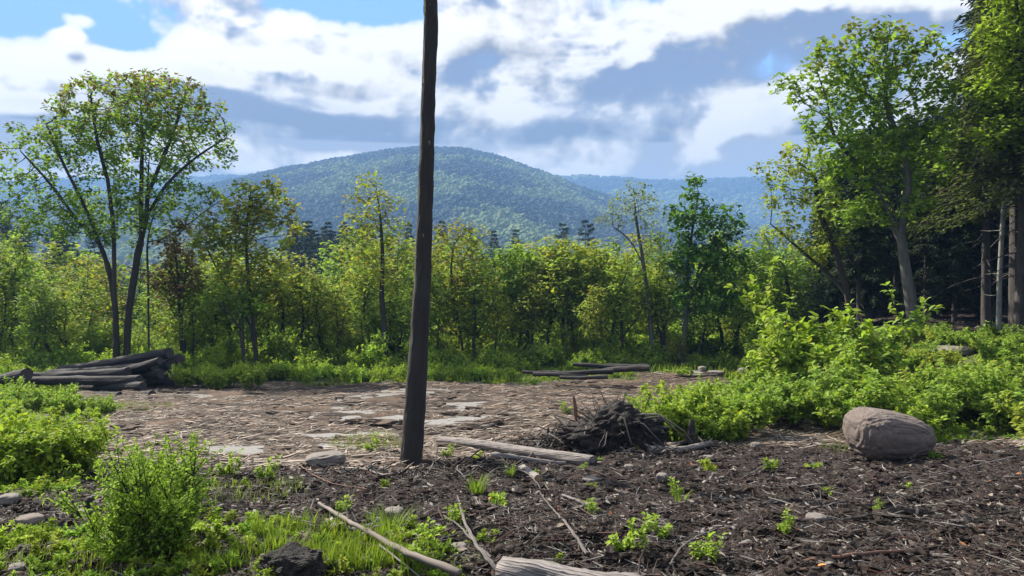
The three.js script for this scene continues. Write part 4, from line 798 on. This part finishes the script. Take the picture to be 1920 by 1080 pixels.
{ const [a, b] = lying(940, 1105, 1210, 1112, 0.0, 0.0); a.y = at(955, 1072, -a.z).y - 0.02; b.y = at(1190, 1100, -b.z).y - 0.04; logThing('weathered_log', 'silver weathered broken log cut off by the bottom of the picture', 'log', null, a, b, 0.105, 0.09, M.weathered, { seed: 255, rough: 0.4, cut: false, sides: 20 }); }
{ const [a, b] = lying(1085, 920, 1150, 950, 0.02, 0.02); logThing('stick', 'short pale stick lying flat on the mulch right of centre', 'stick', null, onGround(1055, 942).add(V(0, 0.02, 0)), onGround(1112, 955).add(V(0, 0.02, 0)), 0.012, 0.02, M.weathered, { seed: 256, cut: false }); }
// long branches and roots in the foreground
function branchThing(name, label, px, r0, r1, mat, forks = [], lift = 0.03) {
  const g = new THREE.Group(), P = px.map(([x, y, h]) => onGround(x, y).add(V(0, h ?? lift, 0))), o = P[0].clone(), c = new THREE.CatmullRomCurve3(P.map((p) => p.clone().sub(o))), n = 26, pts = [], rad = [];
  for (let k = 0; k <= n; k++) { pts.push(c.getPoint(k / n).add(V(0.008 * N3(k * 0.7, px[0][0], 1), 0.01 * N3(k * 0.6, 3, px[0][1]), 0))); rad.push(lerp(r0, r1, k / n)); }
  const mb = new MB(); tube(mb, pts, rad, 8, { rough: 0.25, seed: px[0][0] * 0.1 }); part('stem', mb.geo(), mat, g);
  for (const [t, dx, dy, dz, r] of forks) { const i = Math.round(t * n), s = new MB(), p = pts[i], e = V(dx, dy, dz); tube(s, [p, p.clone().addScaledVector(e, 0.35).add(V(0, 0.015, 0)), p.clone().addScaledVector(e, 0.7), p.clone().add(e)], [r, r * 0.8, r * 0.55, r * 0.25], 5); part('side_twig', s.geo(), mat, g); }
  g.position.copy(o);
  return put(tag(g, label, 'branch'), name);
}
branchThing('fallen_branch', 'long grey branch slanting across the foreground grass', [[598, 958, 0.05], [650, 1005, 0.1], [700, 1045, 0.13], [770, 1085, 0.13], [860, 1118, 0.12]], 0.014, 0.024, M.twig, [[0.45, 0.12, 0.08, 0.05, 0.006], [0.25, -0.05, 0.1, -0.1, 0.005]]);
branchThing('fallen_branch', 'thin pale branch rising from the bottom centre up the mulch', [[858, 945, 0.04], [866, 985, 0.08], [880, 1025, 0.08], [905, 1060, 0.07], [945, 1105, 0.06]], 0.007, 0.015, M.weathered, [[0.2, -0.06, 0.06, -0.15, 0.004]]);
branchThing('fallen_branch', 'thin forked twig crossing the pale branch at bottom centre', [[832, 980, 0.04], [860, 1005, 0.06], [885, 1030, 0.05], [920, 1065, 0.03]], 0.005, 0.009, M.weathered);
branchThing('fallen_branch', 'slender dark-ended branch slanting down towards the weathered log', [[1012, 935, 0.03], [1040, 975, 0.05], [1070, 1010, 0.05], [1100, 1048, 0.03]], 0.005, 0.011, M.weathered, [[0.3, -0.14, 0.05, 0.06, 0.004], [0.1, -0.15, 0.02, -0.1, 0.004]]);
branchThing('fallen_branch', 'bent twig arching over the mulch below the short stub of wood', [[905, 905, 0.02], [935, 892, 0.07], [975, 895, 0.08], [1005, 912, 0.04], [1020, 935, 0.02]], 0.009, 0.005, M.weathered, [[0.5, 0.08, 0.06, 0.1, 0.004]]);
branchThing('fallen_branch', 'dark twig leaning across the bleached fallen log', [[985, 868, 0.03], [1020, 852, 0.16], [1055, 838, 0.24], [1090, 822, 0.3]], 0.011, 0.005, M.barkDark);
branchThing('fallen_branch', 'reddish twig sprawled left of the bare pole foot', [[560, 880, 0.05], [590, 900, 0.04], [625, 915, 0.04], [690, 925, 0.02]], 0.008, 0.006, M.rootRed, [[0.3, 0.1, 0.14, 0.05, 0.004], [0.6, 0.05, 0.1, -0.1, 0.004]]);
branchThing('fallen_branch', 'forked pale twig standing right of the bare pole foot', [[785, 905, 0.02], [805, 890, 0.05], [820, 870, 0.14], [815, 862, 0.2]], 0.01, 0.005, M.weathered, [[0.5, 0.2, 0.08, 0.02, 0.005]]);
branchThing('fallen_branch', 'dark stick lying in the weeds at bottom centre', [[795, 1030, 0.02], [830, 1020, 0.03], [870, 1010, 0.04]], 0.012, 0.007, M.barkDark);
branchThing('fallen_branch', 'thin leaning stick at the lower right of centre', [[1345, 1000, 0.03], [1290, 1030, 0.03], [1262, 1062, 0.02], [1250, 1085, 0.02]], 0.006, 0.008, M.weathered);
branchThing('exposed_root', 'long reddish root winding along the bottom right', [[1445, 1082, 0.0], [1520, 1060, 0.02], [1600, 1048, 0.02], [1700, 1040, 0.015], [1795, 1028, -0.005]], 0.016, 0.006, M.rootRed, [[0.5, 0.1, 0.02, -0.06, 0.005]]);
branchThing('fallen_branch', 'twisted thin stick left of the boulder', [[1395, 900, 0.03], [1440, 880, 0.05], [1480, 868, 0.04], [1505, 855, 0.03]], 0.008, 0.005, M.weathered);
branchThing('fallen_branch', 'pale stick pointing at the lower right of the boulder', [[1770, 892, 0.02], [1830, 880, 0.03], [1900, 862, 0.03]], 0.006, 0.012, M.weathered);
branchThing('fallen_branch', 'dark stick lying at the middle of the right-hand mulch', [[1580, 985, 0.01], [1620, 975, 0.03], [1670, 965, 0.02]], 0.014, 0.008, M.barkDark);
branchThing('fallen_branch', 'pale bent stick low on the mulch below the boulder', [[1500, 940, 0.02], [1530, 962, 0.03], [1580, 952, 0.03]], 0.01, 0.007, M.weathered);

function rock(name, label, px, py, w, h, dep, mat, opt = {}) {
  const { seed = 1, sink = 0.18, turn = 0, tilt = 0, detail = 4, shape } = opt;
  const g = new THREE.IcosahedronGeometry(1, Math.max(6, detail * 4)), p = g.attributes.position;
  for (let i = 0; i < p.count; i++) {
    const v = V().fromBufferAttribute(p, i), o = v.clone();
    const pw = opt.pw ?? 0.62; for (const k of ['x', 'y', 'z']) v[k] = Math.sign(v[k]) * Math.pow(Math.abs(v[k]), pw);
    v.multiplyScalar(0.9 * (1 + (opt.noise ?? 0.16) * fbm(o.x * 1.1 + seed * 3, o.y * 1.1, o.z * 1.1, 3) + 0.03 * fbm(o.x * 6 + seed, o.y * 6, o.z * 6, 3) - (opt.pw ? 0 : 0.07) * Math.max(0, 0.25 - Math.abs(N3(o.x * 1.3 + seed, o.y * 1.9, o.z * 1.3)))));
    if (shape) shape(v);
    v.set(v.x * w / 2, v.y * h / 2, v.z * dep / 2);
    p.setXYZ(i, v.x, v.y, v.z);
  }
  g.deleteAttribute('normal'); g.deleteAttribute('uv');
  const gs = mergeVertices(g, 1e-5), gp = gs.attributes.position, gu = new Float32Array(gp.count * 2);
  for (let i = 0; i < gp.count; i++) { gu[i * 2] = gp.getX(i) * 0.9 + gp.getZ(i) * 0.35; gu[i * 2 + 1] = gp.getY(i) * 0.9 + gp.getZ(i) * 0.6; }
  gs.setAttribute('uv', new THREE.BufferAttribute(gu, 2)); gs.computeVertexNormals();
  const m = new THREE.Mesh(gs, mat);
  const b = onGround(px, py); m.position.copy(b).add(V(0, h * (0.5 - sink), -dep * 0.35)); m.rotation.set(0, turn, tilt);
  return put(tag(m, label, 'rock'), name);
}
rock('boulder', 'large rounded brownish-grey boulder resting on the mulch before the green bank', 1688, 866, 1.38, 0.78, 1.0, M.rock, { seed: 5, sink: 0.12, turn: 0.1, tilt: -0.1, detail: 12, noise: 0.06, pw: 0.62, shape: (v) => { v.y *= 1 - 0.2 * Math.max(-0.4, v.x); if (v.y > 0 && v.x > 0.5) v.x *= 1 - 0.1 * v.y; if (v.x < -0.3) v.x *= 0.97; if (v.y < 0) { v.x *= 1 + 0.12 * v.y; v.z *= 1 + 0.25 * v.y; } } });
rock('flat_rock', 'flat-topped pale rock on the mud left of the bare pole', 605, 880, 0.62, 0.2, 0.42, M.stone, { seed: 8, turn: 0.3, tilt: 0.08 });
for (const [px, py, w, h, s, label] of [[1243, 908, 0.17, 0.13, 12, 'small grey round stone on the mulch right of centre'], [1535, 980, 0.2, 0.08, 13, 'pale flat stone on the dark mulch below the boulder'], [735, 972, 0.2, 0.09, 14, 'tan stone half hidden behind the grass tuft'], [45, 997, 0.24, 0.12, 15, 'dark rock in the hollow at the far left'], [8, 955, 0.22, 0.14, 16, 'grey rock at the left edge below the shrubs'], [145, 970, 0.2, 0.07, 17, 'pale rock beside the small dark stump'], [1110, 905, 0.24, 0.06, 18, 'flat tan stone in the mulch under the bleached log'], [860, 1040, 0.12, 0.06, 19, 'small brown stone among the foreground weeds'], [1330, 862, 0.2, 0.08, 20, 'grey stone below the black stump'], [1420, 842, 0.22, 0.16, 21, 'bluish-grey rock at the foot of the green bank'], [630, 1010, 0.14, 0.1, 22, 'white stone at the edge of the foreground grass'], [25, 1075, 0.12, 0.06, 24, 'small white stone in the bottom left corner'], [1180, 880, 0.15, 0.08, 25, 'brown stone below the dark root mound']]) rock('stone', label, px, py, w * 0.85, h * 0.8, w * 0.8, s === 15 ? M.rock : M.stone, { seed: s, turn: s, detail: 2 });
for (const [px, py, w, h, s, label] of [[1400, 690, 1.1, 0.42, 31, 'larger flat grey rock of the pair left of the green bank'], [1395, 708, 0.6, 0.5, 32, 'upright pale rock left of the green bank'], [1318, 697, 0.5, 0.26, 33, 'small grey rock behind the mud hump'], [1345, 702, 0.8, 0.15, 34, 'flat slab behind the mud hump'], [1800, 668, 1.5, 0.35, 35, 'broad pale rock showing through the plants before the conifers'], [1806, 648, 0.6, 0.2, 36, 'narrow pale slab in front of the conifers']]) rock('rock', label, px, py, w, h, w * 0.7, M.stone, { seed: s, turn: s, detail: 3 });

// the upturned root mound, black stump and stake
{
  const b = onGround(1150, 846), g = new THREE.Group(), geo = new THREE.IcosahedronGeometry(1, 28), p = geo.attributes.position;
  for (let i = 0; i < p.count; i++) {
    const v = V().fromBufferAttribute(p, i), n = 1 + 0.28 * fbm(v.x * 1.6, v.y * 1.6 + 4, v.z * 1.6, 4) + 0.16 * fbm(v.x * 5, v.y * 5, v.z * 5, 4) - 0.12 * Math.abs(N3(v.x * 3.1, v.y * 3.1, v.z * 3.1));
    v.multiplyScalar(n); v.y = v.y > 0 ? Math.pow(v.y, 0.75) * 0.92 : v.y; v.x = v.x * 0.84 + v.y * 0.06; v.y *= 1.12; v.y = Math.max(-0.4, v.y) * (0.6 - 0.3 * ss(0.3, -0.7, v.x) - 0.12 * ss(0.2, 0.7, v.x)); v.z *= 0.55;
    p.setXYZ(i, v.x, v.y, v.z);
  }
  geo.deleteAttribute('normal'); geo.deleteAttribute('uv'); const sg = mergeVertices(geo, 1e-5), su = new Float32Array(sg.attributes.position.count * 2); for (let i = 0; i < su.length / 2; i++) { su[i * 2] = sg.attributes.position.getX(i); su[i * 2 + 1] = sg.attributes.position.getY(i) + sg.attributes.position.getZ(i); } sg.setAttribute('uv', new THREE.BufferAttribute(su, 2)); sg.computeVertexNormals();
  part('soil', sg, M.soilDark, g);
  const R = rng(301);
  for (let k = 0; k < 90; k++) {
    const a = R() * Math.PI * 2, e = R() * 1.3, s = V(Math.cos(a) * Math.cos(e) * 0.62, Math.sin(e) * 0.45, Math.sin(a) * Math.cos(e) * 0.5), dir = s.clone().normalize().add(rdir(R).multiplyScalar(0.6)).normalize(), L = 0.12 + R() * 0.4, m = new MB(), r = 0.005 + R() * 0.011, q = [s.clone().multiplyScalar(0.8)], rr = [r];
    for (let j = 1; j <= 5; j++) { dir.add(rdir(R).multiplyScalar(0.35)); dir.y -= 0.05; dir.normalize(); q.push(q[j - 1].clone().addScaledVector(dir, L / 4)); rr.push(r * (1 - j * 0.17)); }
    tube(m, q, rr, 5, { cap: false }); part('root', m.geo(), R() < 0.5 ? M.twig : M.barkDark, g);
  }
  for (let k = 0; k < 6; k++) { const a = -2.6 + k * 0.75 + R() * 0.2, m = new MB(), L = 0.6 + R() * 0.5, y = 0.12 + R() * 0.35, r = 0.01 + 0.01 * R(), c = Math.cos(a), n = Math.abs(Math.sin(a)); tube(m, [V(c * 0.35, y, n * 0.35), V(c * L * 0.8, y + 0.1 - R() * 0.15, n * 0.6), V(c * L * 1.1 + R() * 0.1, y * 0.4, n * 0.75 + R() * 0.1), V(c * L * 1.35, -0.02 + R() * 0.25, n * 0.85)], [r * 1.4, r, r * 0.7, r * 0.3], 6, { cap: false, rough: 0.3, seed: k }); part('root', m.geo(), k % 3 ? M.barkDark : M.twig, g); }
  g.position.copy(b).add(V(0, 0.1, -0.35));
  put(tag(g, 'black upturned mound of soil and roots right of the fallen log', 'root mound'), 'root_mound');
}
for (const [dx, label] of [[-0.55, 'slanting broken root hanging from the left flank of the root mound']]) {
  const a = onGround(1050, 815).add(V(0, 0.34, 0)), b = onGround(1125, 860).add(V(0, 0.03, 0));
  logThing('broken_root', label, 'root', null, a, b, 0.045, 0.03, M.barkDark, { seed: 310, rough: 0.4, cut: false, bend: 0.05 });
}
function stump(name, label, px, py, h, r, mat, seed, lean = [0, 0]) {
  const g = new THREE.Group(), b = onGround(px, py), m = new MB(), n = 10, pts = [], rad = [];
  for (let k = 0; k <= n; k++) { const t = k / n; pts.push(V(lean[0] * t, -0.05 + t * h, lean[1] * t)); rad.push(r * (1.5 - 0.9 * Math.pow(t, 0.4) + (t > 0.9 ? -0.25 : 0))); }
  tube(m, pts, rad, 14, { rough: 0.5, seed }); part('stem', m.geo(), mat, g);
  const R = rng(seed);
  for (let k = 0; k < 4; k++) { const a = R() * 6.28, s = new MB(), L = r * (2.5 + R() * 2); tube(s, [V(0, h * 0.2, 0), V(Math.cos(a) * L * 0.5, h * 0.12, Math.sin(a) * L * 0.5), V(Math.cos(a) * L, -0.03, Math.sin(a) * L)], [r * 0.5, r * 0.35, r * 0.12], 6); part('root', s.geo(), mat, g); }
  g.position.copy(b);
  return put(tag(g, label, 'stump'), name);
}
stump('stump', 'black jagged stump at the left foot of the green bank', 1294, 840, 0.52, 0.085, M.log, 401, [0.03, 0]);
stump('stump', 'small dark pointed stump beside the fine-leaved bush', 162, 968, 0.22, 0.045, M.log, 402, [0.03, 0]);
stump('stump', 'splintered reddish stake standing behind the root mound', 1082, 790, 0.62, 0.05, M.rootRed, 403, [-0.08, 0]);
stump('stump', 'dark stump cut off by the left edge of the picture', -4, 900, 0.42, 0.07, M.barkDark, 404);
stump('stump', 'thin dark broken sapling stump left of the root mound', 1026, 830, 0.32, 0.028, M.barkDark, 405, [0.02, 0]);
{ const geo = new THREE.IcosahedronGeometry(1, 14), p = geo.attributes.position; for (let i = 0; i < p.count; i++) { const v = V().fromBufferAttribute(p, i); v.multiplyScalar(1 + 0.3 * fbm(v.x * 2, v.y * 2 + 9, v.z * 2, 4)); p.setXYZ(i, v.x * 0.2, v.y * 0.13, v.z * 0.16); } geo.deleteAttribute('normal'); geo.computeVertexNormals(); const m = new THREE.Mesh(geo, M.soilDark); m.position.copy(onGround(548, 1085)).add(V(0, 0.04, 0)); put(tag(m, 'dark clump of bare soil at the bottom edge left of centre', 'soil clump'), 'soil_clump'); }

// ------------------------------------------------------------------ litter on the ground
{
  const R = rng(701), mats = { wood: new THREE.MeshPhysicalMaterial({ map: grainTex, roughness: 0.85, specularIntensity: 0.5, side: THREE.DoubleSide }), earth: new THREE.MeshPhysicalMaterial({ map: soilTex, roughness: 0.92, specularIntensity: 0.4 }) };
  const twigGeo = (seed, bendy) => { const r = rng(seed), m = new MB(), pts = [V(-0.5, 0, 0)], q = V(1, 0, 0); for (let k = 1; k <= 4; k++) { q.add(V(0, (r() - 0.5) * bendy * 0.5, (r() - 0.5) * bendy)).normalize(); pts.push(pts[k - 1].clone().addScaledVector(q, 0.25)); } tube(m, pts, [0.02, 0.024, 0.02, 0.017, 0.006], 4, { cap: false }); if (bendy > 0.5) tube(m, [pts[2], pts[2].clone().add(V(0.12, 0.04, 0.14)), pts[2].clone().add(V(0.22, 0.03, 0.24))], [0.014, 0.01, 0.004], 3, { cap: false }); return m.geo(); };
  const chip = (seed) => { const r = rng(seed), m = new MB(), n = 5 + Math.floor(r() * 3), top = [], bot = []; for (let k = 0; k < n; k++) { const a = k / n * 6.28, x = Math.cos(a) * (0.35 + 0.25 * r()), z = Math.sin(a) * (0.14 + 0.12 * r()); top.push(m.v(x, 0.03 + r() * 0.06, z, null, x, z)); bot.push(m.v(x * 1.05, -0.05, z * 1.05, null, x, z)); } const c = m.v(0, 0.07, 0, null, 0, 0); for (let k = 0; k < n; k++) { const j = (k + 1) % n; m.t(c, top[j], top[k]); m.t(top[k], top[j], bot[k]); m.t(top[j], bot[j], bot[k]); } return m.geo(); };
  const clod = (seed) => { const g = new THREE.IcosahedronGeometry(0.5, 2), p = g.attributes.position; for (let i = 0; i < p.count; i++) { const v = V().fromBufferAttribute(p, i); v.multiplyScalar(1 + 0.9 * fbm(v.x * 3 + seed, v.y * 3, v.z * 3, 3) - 0.3 * Math.abs(N3(v.x * 5 + seed, v.y * 5, v.z * 5))); v.y *= 0.6; v.x *= 1.5; p.setXYZ(i, v.x, v.y, v.z); } g.deleteAttribute('normal'); g.computeVertexNormals(); return g; };
  const deadLeaf = (() => { const m = new MB(); leaf(m, V(0, 0, 0), V(1, 0.1, 0).normalize(), V(0, 1, 0), 1, 0.6, null, true); return m.geo(); })();
  const woodTone = () => rawTone().map((q) => q * 0.72);
  const rawTone = () => { const t = R(); if (t < 0.42) { const v = 0.02 + 0.035 * R(); return [v * 1.35, v, v * 0.85]; } if (t < 0.74) { const v = 0.06 + 0.08 * R(); return [v * 1.25, v * 1.0, v * 0.88]; } if (t < 0.93) { const v = 0.26 + 0.22 * R(); return [v, v * 0.94, v * 0.88]; } return [0.1 + 0.06 * R(), 0.065, 0.05]; };
  const mulchSpot = () => { for (;;) { const d = R() < 0.6 ? 1 / lerp(1 / 3.4, 1 / 15, R()) : 3.4 + 12 * R(), x = (R() * 1.8 - 0.9) * d, z = zone(x, d), k = z.mulch * (1 - 0.75 * z.green); if (R() < k) return [x, d]; } };
  const mudSpot = () => { for (;;) { const d = 1 / lerp(1 / 9.5, 1 / 34, R()), x = (R() * 1.6 - 0.8) * d, z = zone(x, d); if (R() < z.mud && !PUDDLES_W.some((p) => ((x - p[0]) / p[2]) ** 2 + ((d - p[1]) / p[3]) ** 2 < 0.8 && R() < 0.93)) return [x, d]; } };
  const mk = (n, spot, f) => { const l = []; for (let k = 0; k < n; k++) { const [x, d] = spot(); l.push(f(x, d)); } return l; };
  scatter('twig_litter', 'twigs and broken sticks strewn over the dark mulch', [1, 2, 3, 4].map((k) => [twigGeo(710 + k, [0.2, 0.5, 0.9, 0.7][k - 1]), mats.wood]), null, mk(56000, mulchSpot, (x, d) => { const L = 0.04 + 0.2 * Math.pow(R(), 2) + (R() < 0.05 ? 0.4 * R() : 0), w = 0.05 + 0.1 * R() + L * 0.35; return { p: V(x, gnd(x, -d) + 0.004 + 0.02 * R(), -d), s: V(L, w, w), ry: R() * 6.28, rz: (R() - 0.5) * 0.5, rx: R() * 0.5, c: woodTone() }; }));
  scatter('bark_litter', 'chips of bark and wood in the dark mulch', [1, 2, 3].map((k) => [chip(720 + k), mats.wood]), null, mk(30000, mulchSpot, (x, d) => { const s = 0.015 + 0.07 * Math.pow(R(), 2.2); return { p: V(x, gnd(x, -d) + 0.006, -d), s: V(s * (1 + R()), s, s * 1.2), ry: R() * 6.28, rz: (R() - 0.5) * 0.8, rx: (R() - 0.5) * 0.8, c: woodTone() }; }));
  scatter('soil_clods', 'clods of dark earth turned up in the mulch', [1, 2].map((k) => [clod(k * 7), mats.earth]), null, mk(15000, mulchSpot, (x, d) => { const s = 0.02 + 0.09 * Math.pow(R(), 2.6), v = 0.014 + 0.022 * R(); return { p: V(x, gnd(x, -d), -d), s, ry: R() * 6.28, rx: R(), c: [v * 1.35, v, v * 0.85] }; }));
  scatter('leaf_litter', 'dead brown leaves lying on the mulch', [[deadLeaf, mats.wood]], null, mk(2600, mulchSpot, (x, d) => { const s = 0.03 + 0.05 * R(), v = 0.1 + 0.22 * R(); return { p: V(x, gnd(x, -d) + 0.012, -d), s, ry: R() * 6.28, rz: (R() - 0.5), rx: (R() - 0.5), c: R() < 0.04 ? [v * 2, v * 0.7, v * 0.2] : [v * 0.8, v * 0.66, v * 0.55] }; }));
  scatter('mud_litter', 'flattened sticks and straw pressed into the brown mud', [1, 2, 3].map((k) => [twigGeo(730 + k, [0.15, 0.3, 0.4][k - 1]), mats.wood]), null, mk(16000, mudSpot, (x, d) => { const L = 0.12 + 0.45 * Math.pow(R(), 2), w = 0.2 + 0.5 * R(), v = R() < 0.5 ? 0.09 + 0.1 * R() : 0.26 + 0.26 * R(); return { p: V(x, gnd(x, -d) + 0.008, -d), s: V(L, w * 0.8, w), ry: (R() - 0.5) * 1.1 + (R() < 0.2 ? R() * 3 : 0), rz: (R() - 0.5) * 0.2, c: [v * 1.1, v * 0.92, v * 0.78] }; }));
  const pile = [[1060, 842, 0.75, 0.45], [1080, 835, 0.9, 0.42], [1000, 838, 1.0, 0.3], [1060, 815, 0.9, 0.35], [1200, 850, 0.7, 0.2], [880, 880, 0.8, 0.15], [1330, 842, 0.6, 0.18], [700, 885, 0.7, 0.12]].map(([px, py, r, h]) => [onGround(px, py), r, h]);
  scatter('brush_litter', 'tangle of broken sticks heaped round the root mound', [1, 2, 3].map((k) => [twigGeo(740 + k, [0.4, 0.8, 1][k - 1]), mats.wood]), null, mk(1400, () => [0, 0], () => { const [c, r, h] = pile[Math.floor(Math.pow(R(), 1.5) * pile.length)], a = R() * 6.28, q = Math.sqrt(R()), x = c.x + Math.cos(a) * q * r, z = c.z + Math.sin(a) * q * r * 0.6, L = 0.15 + 0.45 * R() * R(), w = 0.25 + 0.3 * R() + L * 0.3; return { p: V(x, gnd(x, z) + h * (1 - q) * R() + 0.02, z), s: V(L, w, w), ry: R() * 6.28, rz: (R() - 0.5) * 0.9, c: woodTone() }; }));
  scatter('mud_lumps', 'lumps of brown mud on the worn ground', [1, 2].map((k) => [clod(k * 11), mats.earth]), null, mk(5000, mudSpot, (x, d) => { const s = 0.06 + 0.25 * Math.pow(R(), 2.5), v = 0.06 + 0.08 * R(); return { p: V(x, gnd(x, -d) - 0.02, -d), s: V(s * 1.6, s * 0.8, s), ry: (R() - 0.5) * 1.2, c: [v * 1.2, v * 0.9, v * 0.7] }; }));
}

renderer.render(scene, camera);
